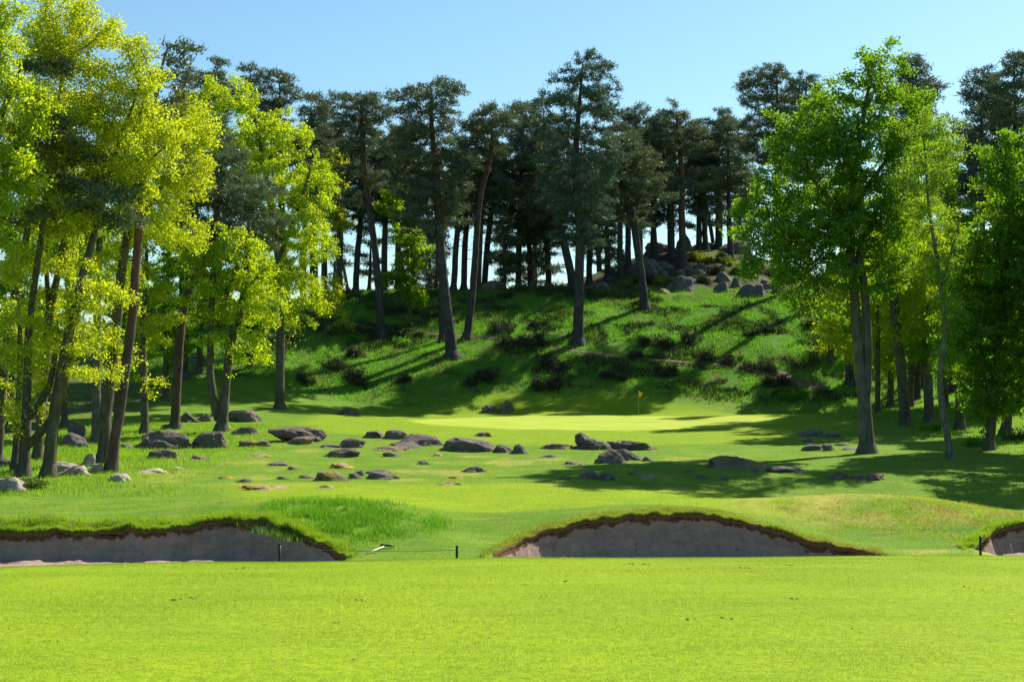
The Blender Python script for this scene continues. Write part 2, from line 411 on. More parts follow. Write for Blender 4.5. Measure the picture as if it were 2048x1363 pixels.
# bunkers: a sand sheet that climbs to a soil face, and the turf edge lying over it
for b in BUNKERS:
    X, L, Z, fl = b['X'], b['L'], b['Z'], b['floor']
    d = np.concatenate([[0, .02, .05, .09, .14], np.linspace(.18, 1.3, 22), np.linspace(1.5, 9.5, 16)])
    DX, DD = np.meshgrid(X, d)
    LL, ZZ = np.meshgrid(L, d)[0], np.meshgrid(Z, d)[0]
    YY = np.maximum(LL - DD, 36.8)
    hgt = np.maximum(ZZ - .06 - fl, 0)
    soil_d = .03 + .085 * hgt
    g = np.where(DD < soil_d, 1 - .30 * (DD / soil_d), .70 * np.clip(1 - (DD - soil_d) / np.maximum(.50 * hgt, .05), 0, 1) ** 1.05)
    SZ = fl + hgt * g + .045 * fbm2(DX, YY, .8, 3, 61) + .03 * fbm2(DX, YY, .22, 3, 62)
    YY = YY - .06 * sstep(.05, .2, DD) * np.maximum(fbm2(DX, DD * 1.5, .5, 4, 63), -.5) * (hgt > .2)
    drop = hgt * (1 - g); soil = np.clip(1.15 - drop / .20, 0, 1) * sstep(.05, .3, hgt)
    n0, n1 = DX.shape
    ii = np.arange(n0 * n1).reshape(n0, n1)
    q = np.stack([ii[:-1, :-1], ii[1:, :-1], ii[1:, 1:], ii[:-1, 1:]], -1).reshape(-1, 4)
    obj('bunker_sand', new_mesh('bunker_sand', np.stack([DX, YY, SZ], -1).reshape(-1, 3), [q], M['sand'], attrs={'a_soil': soil.ravel()}), kind='structure')
    # turf edge
    prof = [(.0, -.07), (.045, -.02), (.04, .03), (.0, .07), (-.15, None), (-.4, None), (-.75, None), (-1.05, -9)]
    rows = []
    for dd, zz in prof:
        y = L - dd + (.03 * fbm(np.stack([X / .18, 0 * X, 0 * X], 1), 2, 71) if dd > -.1 else 0)
        tb = terrain(X, L + 1.05)
        if zz is None:
            t = -dd / 1.05; zrow = (Z + .075) * (1 - sstep(0, 1, t)) + (terrain(X, y) + .05) * sstep(0, 1, t)
        elif zz == -9: zrow = tb - .06
        else: zrow = Z + zz
        rows.append(np.stack([X, y, zrow + .02 * fbm2(X, y, .3, 2, 73)], -1))
    V = np.array(rows); n0, n1 = V.shape[:2]
    ii = np.arange(n0 * n1).reshape(n0, n1)
    q = np.stack([ii[:-1, :-1], ii[:-1, 1:], ii[1:, 1:], ii[1:, :-1]], -1).reshape(-1, 4)
    zz = zones(V[..., 0], V[..., 1])
    obj('turf_edge', new_mesh('turf_edge', V.reshape(-1, 3), [q], M['turfedge'], attrs={'a_fair': zz[0].ravel() * 0, 'a_dry': np.clip(zz[2].ravel() + .25, 0, 1), 'a_wild': zz[3].ravel() + .2}), kind='structure')

# footpath across the slope
def ribbon(name, pts, width, lift=.06, seed=0):
    P = np.array([[(px - CX) * hit(px, py) / F, hit(px, py)] for px, py in pts])
    seg = np.concatenate([[0], np.cumsum(np.linalg.norm(np.diff(P, axis=0), axis=1))])
    t = np.linspace(0, seg[-1], max(int(seg[-1] / .3), 40))
    Q = np.stack([np.interp(t, seg, P[:, 0]), np.interp(t, seg, P[:, 1])], 1)
    k = np.hanning(13); k /= k.sum()
    for c in (0, 1): Q[6:-6, c] = np.convolve(Q[:, c], k, 'valid')
    d = np.gradient(Q, axis=0); d /= np.linalg.norm(d, axis=1, keepdims=True) + 1e-9
    nrm = np.stack([-d[:, 1], d[:, 0]], 1)
    wob = fbm(np.stack([t / 1.5, t * 0 + seed, t * 0], 1), 2, 33)
    rows = []
    for s_ in np.linspace(-1, 1, 7):
        q = Q + nrm * (s_ * width * .5 * (1 + .35 * wob))[:, None]
        rows.append(np.stack([q[:, 0], q[:, 1], terrain(q[:, 0], q[:, 1]) + lift - .07 * (abs(s_) > .9)], -1))
    V = np.array(rows); n0, n1 = V.shape[:2]; ii = np.arange(n0 * n1).reshape(n0, n1)
    q = np.stack([ii[:-1, :-1], ii[:-1, 1:], ii[1:, 1:], ii[1:, :-1]], -1).reshape(-1, 4)
    obj(name, new_mesh(name, V.reshape(-1, 3), [q], M['earth']), kind='structure')
    return Q
PATHS = [ribbon('footpath', [(618,622),(650,634),(720,652),(800,664),(960,673),(1010,679),(1080,690),(1160,704),(1240,715),(1330,722),(1420,728),(1500,738),(1550,752)], .55),
         ribbon('footpath', [(616,622),(640,616),(665,611)], .7),
         ribbon('footpath', [(1530,746),(1570,757),(1610,768),(1650,779)], 1.9, seed=4)]
PATHQ = np.concatenate(PATHS)
def offpath(x, y):
    o = np.ones(len(x))
    for i in range(0, len(x), 20000):
        d = ((x[i:i + 20000, None] - PATHQ[None, :, 0]) ** 2 + (y[i:i + 20000, None] - PATHQ[None, :, 1]) ** 2).min(1)
        o[i:i + 20000] = d > .10
    return o

# ------------------------------------------------------------------ grass blades (nobody could count them)
R = np.random.default_rng(7)
def blades(name, x, y, z, h, w, mat, lean=.35, tint=None, bias=(0, 0), dry=None):
    n = len(x)
    a = R.uniform(0, 2 * np.pi, n)
    h = h * R.uniform(.55, 1.25, n)
    dx, dy = np.cos(a) * w * .5, np.sin(a) * w * .5
    la = R.uniform(0, 2 * np.pi, n); lm = np.abs(R.normal(0, lean, n)) * h
    tx, ty = x + np.cos(la) * lm + bias[0] * h, y + np.sin(la) * lm + bias[1] * h
    V = np.empty((n, 3, 3))
    V[:, 0] = np.stack([x - dx, y - dy, z - .02], 1); V[:, 1] = np.stack([x + dx, y + dy, z - .02], 1)
    V[:, 2] = np.stack([tx, ty, z + h], 1)
    if tint is None: tint = R.uniform(0, 1, n)
    f = np.arange(n * 3).reshape(n, 3)
    obj(name, new_mesh(name, V.reshape(-1, 3), [f], mat, False, {'tint': np.repeat(tint, 3), 'dry': np.repeat(tint * 0 if dry is None else dry, 3)}), kind='stuff')

def scatter(n, x0, x1, y0, y1, keep):
    x = R.uniform(x0, x1, n); y = R.uniform(y0, y1, n)
    k = keep(x, y) > R.uniform(0, 1, n)
    x, y = x[k], y[k]
    return x, y, terrain(x, y)

# fringe on the bunker lips
bx, by, bz, bh, bd = [], [], [], [], []
for bi_, b in enumerate(BUNKERS):
    n = int(5200 * (b['X'][-1] - b['X'][0]))
    t = R.uniform(b['X'][0], b['X'][-1], n); dd = np.abs(R.normal(0, .48, n)) - .035
    L = np.interp(t, b['X'], b['L']); Z = np.interp(t, b['X'], b['Z'])
    y = L + dd; ts = sstep(0, 1, np.clip(dd / 1.05, 0, 1))
    bh.append(np.full(n, (1., .62, .8)[bi_])); bd.append(np.clip((0., .45, .1)[bi_] + R.normal(0, .25, n) + (.4 * sstep(8, 12, t) if bi_ == 1 else 0), 0, 1)); bx.append(t); by.append(y); bz.append((Z + .06) * (1 - ts) + (terrain(t, y) + .03) * ts)
bx, by, bz, bh, bd = map(np.concatenate, (bx, by, bz, bh, bd))
tn = np.clip(.55 + .5 * fbm2(bx, by, .7, 3, 77) + R.normal(0, .22, len(bx)), 0, 1)
hh = .17 + .17 * np.clip(fbm2(bx, by, .9, 3, 78), -.8, 1)
blades('lip_grass', bx, by, bz, hh * bh, .021, M['blade'], .55, tn, bias=(0, -.08), dry=bd)
# mown turf: short blades, seen at a grazing angle they make the surface
def turf(n, y0, y1, h, w, power, name, lim=.375):
    u = R.uniform(0, 1, n); y = (y0 ** power + u * (y1 ** power - y0 ** power)) ** (1 / power)
    x = R.uniform(-lim, lim, n) * y
    fz = zones(x, y)
    k = (fz[1] < .5) & (fz[3] < .7) & (R.uniform(0, 1, n) < .25 + .75 * np.clip(.5 + .8 * fbm2(x, y, 1.1, 2, 95), 0, 1))
    if y0 > 30:
        for b in BUNKERS:
            L = np.interp(x, b['X'], b['L']); k &= ~((x > b['X'][0]) & (x < b['X'][-1]) & (y < L + .7))
    x, y = x[k], y[k]
    fair, dryz = fz[0][k], fz[2][k]
    z = terrain(x, y)
    dr = np.clip(dryz * 1.1 + (1 - fair) * .6 * sstep(.0, .6, fbm2(x, y * .5, 1.5, 3, 96)) + R.normal(0, .14, len(x)) + .04, 0, 1)
    dr = np.where(R.uniform(0, 1, len(x)) < .055, 1.3, dr)
    tn = np.clip(.5 + .45 * fbm2(x, y * .45, 2.6, 3, 97) + .35 * fbm2(x, y * .6, .45, 2, 98) + R.normal(0, .30, len(x)), 0, 1)
    if y0 < 30: tn = np.clip(tn + .5 * fbm2(x * .5, y, 2.6, 3, 131) + .22 * np.sign(np.sin((x * .35 + y) * 1.15)) * .5, 0, 1); dr = np.clip(dr + .5 * sstep(.25, .8, fbm2(x * .5, y, 1.1, 3, 132)), 0, 1)
    blades(name, x, y, z, h * (.65 + .35 * (1 - fair)) if y0 > 30 else np.full(len(x), h), w, M['turf'], .8, tn, dry=dr)
turf(430000, 7.2, 25, .018, .0048, 1.3, 'fairway_grass')
turf(430000, 40, 128, .055, .020, .8, 'fairway_grass', .40)
# long dark grass on the mound between the bunkers
def mound_mask(x, y):
    px = x / y * F + CX
    return np.clip(1.15 - np.sqrt(((px - 690) / 200) ** 2 + ((y - 46.8) / 3.0) ** 2), 0, 1) * np.clip(.6 + fbm2(x, y, .8, 3, 81), 0, 1)
x, y, z = scatter(120000, -10, -1, 42.6, 50.5, mound_mask)
blades('mound_grass', x, y, z, .19, .020, M['blade_long'], .45, np.clip(.25 + .4 * fbm2(x, y, 1.1, 3, 82), 0, 1))
# right-hand mound and its foot
def rmound(x, y): return np.clip(.9 - np.sqrt(((x - 14.8) / 6.2) ** 2 + ((y - 49.8) / 3.6) ** 2) + .5 * fbm2(x, y, .9, 3, 83), 0, 1)
x, y, z = scatter(70000, 8, 22, 44.5, 54, rmound)
blades('mound_grass', x, y, z, .12, .017, M['blade'], .6, np.clip(.7 + .3 * fbm2(x, y, 1.1, 3, 84), 0, 1), dry=np.clip(.45 + .8 * fbm2(x, y, .9, 3, 85) + R.normal(0, .2, len(x)), 0, 1))
# hillside
x, y, z = scatter(190000, -36, 42, 124, 157, lambda x, y: offpath(x, y) * np.clip(zones(x, y)[3], 0, 1) * np.clip(.75 + .9 * fbm2(x, y, 1.7, 3, 85), .1, 1))
blades('hill_grass', x, y, z, .30, .05, M['blade_hill'], .5, np.clip(.45 + .6 * fbm2(x, y, 3.0, 3, 86) + R.normal(0, .15, len(x)), 0, 1), dry=np.clip(.6 * sstep(.25, .8, fbm2(x, y, 2.4, 3, 99)) + R.normal(0, .12, len(x)), 0, 1))
x, y, z = scatter(260000, -38, 36, 126, 157, lambda x, y: offpath(x, y) * sstep(.12, .42, fbm2(x * .7, y, 2.6, 4, 141)) * np.clip(zones(x, y)[3], 0, 1))
blades('heather_cover', x, y, z, .30 + .22 * np.clip(fbm2(x, y, .9, 2, 142), -.5, 1), .07, M['heather'], .7, np.clip(.5 + .5 * fbm2(x, y, 1.2, 2, 143) + R.normal(0, .2, len(x)), 0, 1))
x, y, z = scatter(60000, -38, 36, 126, 158, lambda x, y: sstep(.25, .5, fbm2(x, y * .8, 2.0, 4, 151)) * np.clip(zones(x, y)[3] + zones(x, y)[4], 0, 1))
blades('scrub_cover', x, y, z, .42, .07, M['scrub'], .6, R.uniform(0, 1, len(x)))
# rough under the left and right trees and round the boulders
x, y, z = scatter(120000, -30, -10, 55, 100, lambda x, y: np.clip(sstep(-12, -19, x + 2 * fbm2(x, y, 4, 2, 87)) * (.6 + .6 * fbm2(x, y, 1.5, 3, 88)), 0, 1))
blades('rough_grass', x, y, z, .17, .03, M['blade'], .5, np.clip(.5 + .5 * fbm2(x, y, 2.0, 3, 89), 0, 1))
x, y, z = scatter(70000, 20, 42, 74, 126, lambda x, y: np.clip(sstep(24, 30, x + 2 * fbm2(x, y, 4, 2, 87)) * (.5 + .7 * fbm2(x, y, 1.5, 3, 90)), 0, 1))
blades('rough_grass', x, y, z, .2, .035, M['blade'], .5, np.clip(.45 + .5 * fbm2(x, y, 2.0, 3, 91), 0, 1))

# worm casts and crumbs of earth lying in the near fairway
n = 260
y = R.uniform(8, 23, n); x = R.uniform(-.37, .37, n) * y
keep = fbm2(x, y, 2.2, 2, 121) > -.05
spots = np.stack([x[keep], y[keep]], 1)[:26]
spec = [(490,1140,17.5),(487,1155,17),(1128,1194,14),(718,1253,12),(355,1256,12),(392,1250,12.2),(1262,1144,17.5),(1265,1153,17.2),(1292,1152,17.2),(1450,1288,10.8),(1380,1290,10.7),(1490,1166,16.2),(1590,1255,12),(1580,1157,17),(1940,1220,13.2)]
spots = np.concatenate([spots, np.array([((q[0] - CX) * q[2] / F, q[2]) for q in spec])])
Vc, Fc, off = [], [], 0
ov, of = None, None
import bmesh as _bm
b_ = _bm.new(); _bm.ops.create_icosphere(b_, subdivisions=1, radius=1); ov = np.array([q.co[:] for q in b_.verts]); of = np.array([[q.index for q in p.verts] for p in b_.faces]); b_.free()
for i, (sx, sy) in enumerate(spots):
    big = i >= len(spots) - len(spec)
    for k_ in range(R.integers(3, 9) if big else R.integers(1, 5)):
        px_, py_ = sx + R.normal(0, .030 if big else .035), sy + R.normal(0, .05)
        s_ = R.uniform(.006, .013) * (.9 if big else .6)
        q = ov * (1 + .3 * R.normal(0, 1, (len(ov), 1)) * .6) * np.array([s_ * R.uniform(.8, 1.8), s_ * R.uniform(.8, 1.6), s_ * .5])
        Vc.append(q + np.array([px_, py_, float(near(np.array([px_]), np.array([py_]))[0]) + .007])); Fc.append(of + off); off += len(ov)
obj('earth_crumbs', new_mesh('earth_crumbs', np.concatenate(Vc), [np.concatenate(Fc)], mat_plain('dark_earth', (.13, .085, .035), .95, .3), False), kind='stuff')
# ------------------------------------------------------------------ trees
def unit(v): return v / (np.linalg.norm(v, axis=-1, keepdims=True) + 1e-9)

def grow(P0, par0, cand, attr, step, dk, rng, up=.08, maxn=5200, maxit=140):
    N0 = len(P0)
    P = np.zeros((maxn, 3)); par = np.full(maxn, -1, int); kids = np.zeros(maxn, int)
    P[:N0] = P0; par[:N0] = par0; N = N0
    A = attr.copy()
    ci = np.where(cand)[0]
    d2 = ((A[:, None] - P0[None, ci]) ** 2).sum(-1)
    # reach the trunk at or below the clump, so that limbs climb outwards
    d2 = d2 + 3.0 * np.maximum(P0[None, ci, 2] - A[:, None, 2] + .8, 0) ** 2
    near_i = ci[d2.argmin(1)]; nd = np.sqrt(((A - P[near_i]) ** 2).sum(-1))
    for it in range(maxit):
        if len(A) == 0 or N > maxn - 600: break
        v = unit(A - P[near_i])
        s = np.zeros((N, 3)); np.add.at(s, near_i, v)
        act = np.unique(near_i)
        o_ = np.argsort(-nd); cl = np.zeros(N, int); cl[near_i[o_]] = o_
        d = unit(.5 * unit(s[act]) + .6 * v[cl[act]] + rng.normal(0, .18, (len(act), 3)) + np.array([0, 0, up]))
        Q = P[act] + d * step
        ok = kids[act] < np.where(act < N0, 9, 5)
        bad = act[~ok]
        Q, src = Q[ok], act[ok]
        k = min(len(Q), maxn - N)
        if k == 0: break
        P[N:N + k] = Q[:k]; par[N:N + k] = src[:k]; kids[src[:k]] += 1
        D = np.sqrt(((A[:, None] - Q[None, :k]) ** 2).sum(-1))
        m = D.argmin(1); dm = D[np.arange(len(A)), m]
        upd = dm < nd
        near_i = np.where(upd, N + m, near_i); nd = np.where(upd, dm, nd)
        alive = (nd > dk) & ~np.isin(near_i, bad)
        N += k
        A, near_i, nd = A[alive], near_i[alive], nd[alive]
    return P[:N], par[:N]

def tubes(P0, P1, R0, R1, D0, D1, n):
    ref = np.array([.83, .51, -.21])
    a = np.linspace(0, 2 * np.pi, n, endpoint=False)
    def ring(C, Rr, D):
        u = unit(np.cross(D, ref)); w = np.cross(D, u)
        return C[:, None] + Rr[:, None, None] * (np.cos(a)[None, :, None] * u[:, None] + np.sin(a)[None, :, None] * w[:, None])
    V = np.concatenate([ring(P0, R0, D0), ring(P1, R1, D1)], 1)
    E = len(P0); base = np.arange(E)[:, None] * 2 * n; i = np.arange(n)[None]; j = (i + 1) % n
    f = np.stack([base + i, base + j, base + n + j, base + n + i], -1).reshape(-1, 4)
    return V.reshape(-1, 3), f

def wood(P, par, r, ntr, name, mat, wob=.0):
    n = len(P)
    d = np.zeros((n, 3)); k = par >= 0
    d[k] = unit(P[k] - P[par[k]])
    if (~k).any(): d[~k] = np.array([0, 0, 1.])
    main = np.full(n, -1, int)
    for i in range(n):
        p = par[i]
        if p >= 0 and (main[p] < 0 or r[i] > r[main[p]]): main[p] = i
    dn = d.copy(); h = main >= 0
    dn[h] = unit(d[h] + d[main[h]])
    e = np.where(k)[0]; p = par[e]
    ismain = main[p] == e
    D0 = np.where(ismain[:, None], dn[p], d[e])
    R0 = np.where(ismain, r[p], np.minimum(r[p], r[e] * 1.25))
    Vs, Fs, off = [], [], 0
    for lo, hi, ns in ((.05, 9, 10), (.02, .05, 6), (0, .02, 3)):
        m = (r[e] >= lo) & (r[e] < hi)
        if not m.any(): continue
        V, f = tubes(P[p[m]], P[e[m]], R0[m], r[e][m], D0[m], dn[e][m], ns)
        Vs.append(V); Fs.append(f + off); off += len(V)
    V = np.concatenate(Vs)
    big = np.concatenate([np.full(len(v), 1.) for v in Vs])
    V = V + .012 * np.stack([vnoise(V * 3, 3), vnoise(V * 3, 4), 0 * V[:, 0]], 1) * (np.abs(V[:, 2:3]) < 9)
    return new_mesh(name, V, Fs, mat)

def quads_leaf(C, N, L, W, rng):
    """one folded rhombus per leaf"""
    n = len(C)
    t = unit(np.cross(N, rng.normal(0, 1, (n, 3)))); b = np.cross(N, t)
    L = L * rng.uniform(.8, 1.2, (n, 1)); W = W * rng.uniform(.75, 1.2, (n, 1))
    V = np.stack([C - t * L * .5, C + b * W * .5 + N * W * .12, C + t * L * .5, C - b * W * .5 + N * W * .12], 1)
    return V.reshape(-1, 3), np.arange(4 * n).reshape(n, 4)

def sample_lobes(lobes, dens, sig, flat, rng, cap):
    """clump centres in the lobes, then growth targets gathered round them"""
    out = []
    vol = [max(l[3] * l[4] * l[5], .05) * 4.19 for l in lobes]
    tot = sum(vol); k = min(1., cap / (tot * dens))
    for l, v in zip(lobes, vol):
        n = max(int(v * dens * k * (l[6] if len(l) > 6 else 1)), 10)
        nc = max(int(n / 15), 3)
        c = unit(rng.normal(0, 1, (nc, 3))) * (rng.uniform(.12, 1, nc) ** .42)[:, None]
        c = c * np.array(l[3:6]) + np.array(l[:3])
        j = rng.integers(0, nc, n)
        out.append(c[j] + rng.normal(0, 1, (n, 3)) * sig * np.array([1, 1, flat]))
    return np.concatenate(out)

TREE_N = [0]
def make_tree(name, label, cat, kind, stems, lobes, Y=None, seed=0, bark=None, group=None, dens=None, leaf=None, bare=0, step=None, dd=None, nleaf=None, cap=None, loc3=None, lsize=1., thin=None):
    """stems: polylines of photo (px, row, radius px); lobes: (px, row, rx, ry[, depth offset m[, depth radius m]])"""
    rng = np.random.default_rng(1000 + seed)
    px0, py0 = stems[0][0][:2]
    if Y is None: Y = hit(px0, py0)
    k = Y / F
    X0 = (px0 - CX) * k; Z0 = tz(X0, Y)
    pine = kind.startswith('needle')
    # trunk nodes
    P, par, rad, cand = [], [], [], []
    sp = .45
    for si, st in enumerate(stems):
        pts = np.array([[(q[0] - px0) * k, (q[3] if len(q) > 3 else 0.), (H0 - q[1]) * k - Z0, q[2] * k] for q in st])
        if si == 0: pts[0, 2] = -.35; pts[0, :2] = 0
        seg = np.concatenate([[0], np.cumsum(np.linalg.norm(np.diff(pts[:, :3], axis=0), axis=1))])
        n = max(int(seg[-1] / sp), 3)
        t = np.linspace(0, seg[-1], n)
        q = np.stack([np.interp(t, seg, pts[:, c]) for c in range(4)], 1)
        if n > 6:
            kk = np.array([1, 2, 3, 2, 1.]); kk /= kk.sum()
            for c in range(3):
                pad = np.concatenate([[2 * q[0, c] - q[2, c], 2 * q[0, c] - q[1, c]], q[:, c], [2 * q[-1, c] - q[-2, c], 2 * q[-1, c] - q[-3, c]]])
                q[:, c] = np.convolve(pad, kk, 'valid')
        q[1:, :2] += np.cumsum(rng.normal(0, .012, (n - 1, 2)), 0)
        base = len(P)
        for i in range(n):
            if i == 0 and si > 0:
                dd0 = [np.sum((np.array(pp) - q[0, :3]) ** 2) for pp in P]
                par.append(int(np.argmin(dd0)))
            else: par.append(base + i - 1 if i else -1)
            P.append(q[i, :3]); rad.append(q[i, 3]); cand.append(i % 2 == 0 or i == n - 1)
    P = np.array(P); par = np.array(par); rad = np.array(rad); cand = np.array(cand)
    flare = 1 + .75 * np.clip(1 - (P[:, 2] + .1) / .75, 0, 1) ** 2
    rad = rad * flare
    L3 = []
    for l in lobes:
        rx, ry = l[2] * k * (1.15 if pine else 1.1), l[3] * k * (1.55 if pine else 1.1)
        dy = l[4] if len(l) > 4 else rng.uniform(-.35, .35) * rx
        ry3 = l[5] if len(l) > 5 else min(max(rx * 1.1, 1.), 4.2)
        wt = .42 if thin and l[1] > thin else 1.
        L3.append(((l[0] - px0) * k, dy, (H0 - l[1]) * k - Z0, rx, ry3, ry, wt))
    minz = min(l[2] - l[5] for l in L3)
    c2 = cand & (P[:, 2] > min(minz - 1.2, P[:, 2].max() * .8))
    c2[np.argmax(P[:, 2])] = True
    scale = Y / 75.
    if pine:
        dens = 11.; st_ = step or .36; sig = .40; flat = .45; cap = int((cap or 1150) * 1.9)
    else:
        dens = (dens or 3.4) * 5; st_ = step or .28; sig = .30; flat = .75; cap = int((cap or 1700) * 1.9)
    A = sample_lobes(L3, dens, sig, flat, rng, cap)
    A = A[A[:, 2] > .8]
    NP, npar = grow(P, par, c2, A, st_, st_ * 1.5, rng, up=.05 if pine else .12)
    n = len(NP); n0 = len(P)
    r = np.zeros(n); cnt = np.zeros(n)
    e = 2.25; tip = .011 if not pine else .012
    hasc = np.zeros(n, bool); hasc[npar[npar >= 0]] = True
    acc = np.where(hasc, 0, tip ** e)
    for i in range(n - 1, -1, -1):
        if npar[i] >= 0: acc[npar[i]] += acc[i]
    r = acc ** (1 / e)
    r[:n0] = np.maximum(rad, np.minimum(r[:n0], rad * 1.15))
    lim = r.copy()
    for i in range(n0, n): lim[i] = min(lim[i], lim[npar[i]] * .85 if npar[i] < n0 else lim[npar[i]])
    r = lim
    root = obj(name, None, loc=(X0, Y, Z0), label=label, cat=cat, group=group)
    # some dead bare branches low on the stem
    WP, Wpar, Wr = NP, npar, r
    if bare:
        ext, epar, er = [], [], []
        lows = np.where((P[:, 2] > P[:, 2].max() * .25) & (P[:, 2] < max(minz + 2.5, P[:, 2].max() * .6)))[0]
        if len(lows):
            for b in range(bare):
                i = int(rng.choice(lows)); a = rng.uniform(0, 2 * np.pi); p = NP[i].copy(); pi = i
                dvec = np.array([np.cos(a), np.sin(a), rng.uniform(-.1, .45)]); m = rng.integers(3, 8); rr = rng.uniform(.02, .045)
                for q in range(m):
                    dvec = unit(dvec + rng.normal(0, .25, 3)); p = p + dvec * .32
                    ext.append(p.copy()); epar.append(pi); er.append(rr * (1 - q / (m + .5))); pi = n + len(ext) - 1
        if ext:
            WP = np.concatenate([NP, np.array(ext)]); Wpar = np.concatenate([npar, epar]); Wr = np.concatenate([r, er])
    obj('trunk', wood(WP, Wpar, Wr, n0, 'trunk', M[bark or ('pinebark' if pine else 'oakbark')]), root)
    # foliage
    tipn = np.where((np.arange(n) >= n0) & (r < (.030 if not pine else .026)))[0]
    if pine:
        nl = int((nleaf or (20 if Y > 110 else 26)) * 1.3)
        j = np.repeat(tipn, nl); C = NP[j] + rng.normal(0, 1, (len(j), 3)) * np.array([.20, .20, .13])
        out = unit(NP[j] - NP[npar[j]]) * .7 + rng.normal(0, .75, (len(j), 3)) + np.array([0, 0, .45])
        t = unit(out); L = (.36 if Y > 110 else .32) * lsize; W = (.10 if Y > 110 else .085) * lsize
        b = unit(np.cross(t, rng.normal(0, 1, (len(j), 3))))
        Ls = L * rng.uniform(.6, 1.3, (len(j), 1))
        V = np.stack([C - b * W * .5, C + b * W * .5, C + t * Ls], 1).reshape(-1, 3)
        f = np.arange(len(V)).reshape(-1, 3); rep = 3
    else:
        nl = int((nleaf or 13) * (4.2 if Y < 70 else 3.4 if Y < 86 else 1.9))
        j = np.repeat(tipn, nl); C = NP[j] + rng.normal(0, 1, (len(j), 3)) * np.array([.18, .18, .14])
        N = unit(rng.normal(0, 1, (len(j), 3)) + np.array([0, 0, .55]))
        L = (.105 if Y < 70 else .12 if Y < 86 else .165) * lsize * rng.choice([.75, 1., 1.3], (len(j), 1))
        V, f = quads_leaf(C, N, L, L * .72, rng); rep = 4
    tint = np.clip(.5 + .45 * fbm(C / 1.3, 2, seed + 5) + rng.normal(0, .25, len(C)), 0, 1)
    obj('crown', new_mesh('crown', V, [f], M[leaf or kind], False, {'tint': np.repeat(tint, rep)}), root)
    TREE_N[0] += len(f)
    TREE_N.append((cat, kind, len(A), n, len(f)))
    return root

def copy_tree(src, label, px, py=None, Y=None, rot=0., s=1., group=None):
    if Y is None: Y = hit(px, py)
    X = (px - CX) * Y / F
    c = src.copy(); COL.objects.link(c)
    c.location = (X, Y, tz(X, Y)); c.rotation_euler = (0, 0, rot); c.scale = (s, s, s)
    c['label'] = label
    if group: c['group'] = group
    for ch in src.children:
        d = ch.copy(); COL.objects.link(d); d.parent = c
    return c

def pine_lobes(cx, top, bot, w, rng, n=8, lean=0):
    out = []
    for i in range(n):
        t = (i + rng.uniform(-.2, .2)) / (n - 1); t = min(max(t, 0), 1)
        prof = .55 + .45 * math.sin(math.pi * (.12 + .80 * t)) if i < n - 1 else .5
        rx = w * .5 * prof * rng.uniform(.50, .80)
        x = cx + lean * (t - .5) + rng.uniform(-1, 1) * max(w * .5 * prof - rx, 0)
        ry = max((bot - top) * .085 * rng.uniform(.7, 1.25), 7)
        out.append((x, bot + (top - bot) * t + (ry if i == n - 1 else 0), rx, ry))
    return out

def pine(name, label, stem, top, bot, w, seed, cx=None, n=8, lobes=None, Y=None, bark=None, kind='needle', bare=6, cap=900, group=None, **kw):
    rng = np.random.default_rng(seed)
    tx = stem[-1][0]
    last = stem[-1]
    if last[1] > top + 25: stem = stem + [(tx if cx is None else .5 * (cx + tx), top + 18, max(last[2] * .3, 1.2))]
    lb = lobes or pine_lobes(cx or tx, top, bot, w, rng, n)
    return make_tree(name, label, 'pine', kind, [stem], lb, Y=Y, seed=seed, bark=bark, bare=bare, cap=cap, group=group, **kw)
# ------------------------------------------------------------------ left wood
T = make_tree
GL = 'leafy trees of the left wood'
T('oak_tree', 'yellow-green oak with two leaning limbs beside cream boulder at the left edge', 'oak tree', 'yellow',
  [[(46,951,13),(50,885,11),(54,800,9),(57,720,8),(62,640,7),(80,520,6),(95,400,5),(110,280,3.5),(130,150,2)],
   [(52,893,9),(80,868,8),(104,838,7.5),(122,790,7),(134,720,6.5),(150,630,6)],
   [(55,838,7),(78,812,6.5),(100,768,6),(112,710,5)]],
  [(140,60,70,65),(90,110,55,70),(195,70,46,50),(170,30,50,40),(150,150,60,46),(110,225,60,46),(170,235,50,46),(60,220,70,65),(110,330,70,50),(30,520,50,55),(60,640,50,45),(110,700,45,36),(40,760,50,40),(18,850,30,26),(150,640,45,45)], seed=2, thin=500, group=GL)
T('oak_tree', 'tall yellow oak leaning right, its foot beside the pair of rounded grey stones', 'oak tree', 'yellow',
  [[(94,953,14),(104,880,12),(112,800,11),(130,700,10),(150,610,9),(170,528,8),(188,470,7),(205,380,5),(232,290,4),(275,170,2)],
   [(196,430,5),(230,340,4.5),(270,260,3.5),(300,170,2)],[(210,400,4),(270,350,3.5),(330,290,2)]],
  [(230,200,66,62),(285,150,48,46),(180,280,85,60),(260,330,85,66),(150,420,75,50),(330,270,55,55),(325,185,38,34),(285,245,56,46),(240,110,36,36),(150,560,65,46),(210,620,55,50),(170,700,55,36),(100,790,50,34),(190,760,42,34)], seed=1, thin=500, group=GL)
T('oak_tree', 'forked yellow-leaved oak second row back behind the leaning oak', 'oak tree', 'yellow',
  [[(74,905,10),(86,790,9),(98,690,9),(100,625,8.5),(113,585,7),(129,498,6),(142,420,4.5),(150,340,3)],[(99,640,6),(95,580,5),(92,500,4)]],
  [(120,420,60,66),(150,340,60,55),(100,540,50,46),(60,600,50,46),(132,620,42,42),(80,700,40,36)], Y=69, seed=3, thin=500, group=GL)
T('oak_tree', 'slim young oak stem furthest left of the trunks standing on the rough', 'oak tree', 'lime',
  [[(28,941,7),(32,870,6.5),(36,800,6),(40,700,5),(36,600,3)]], [(30,640,40,40),(50,720,36,36),(10,720,34,34),(40,800,30,26)], seed=4, group=GL)
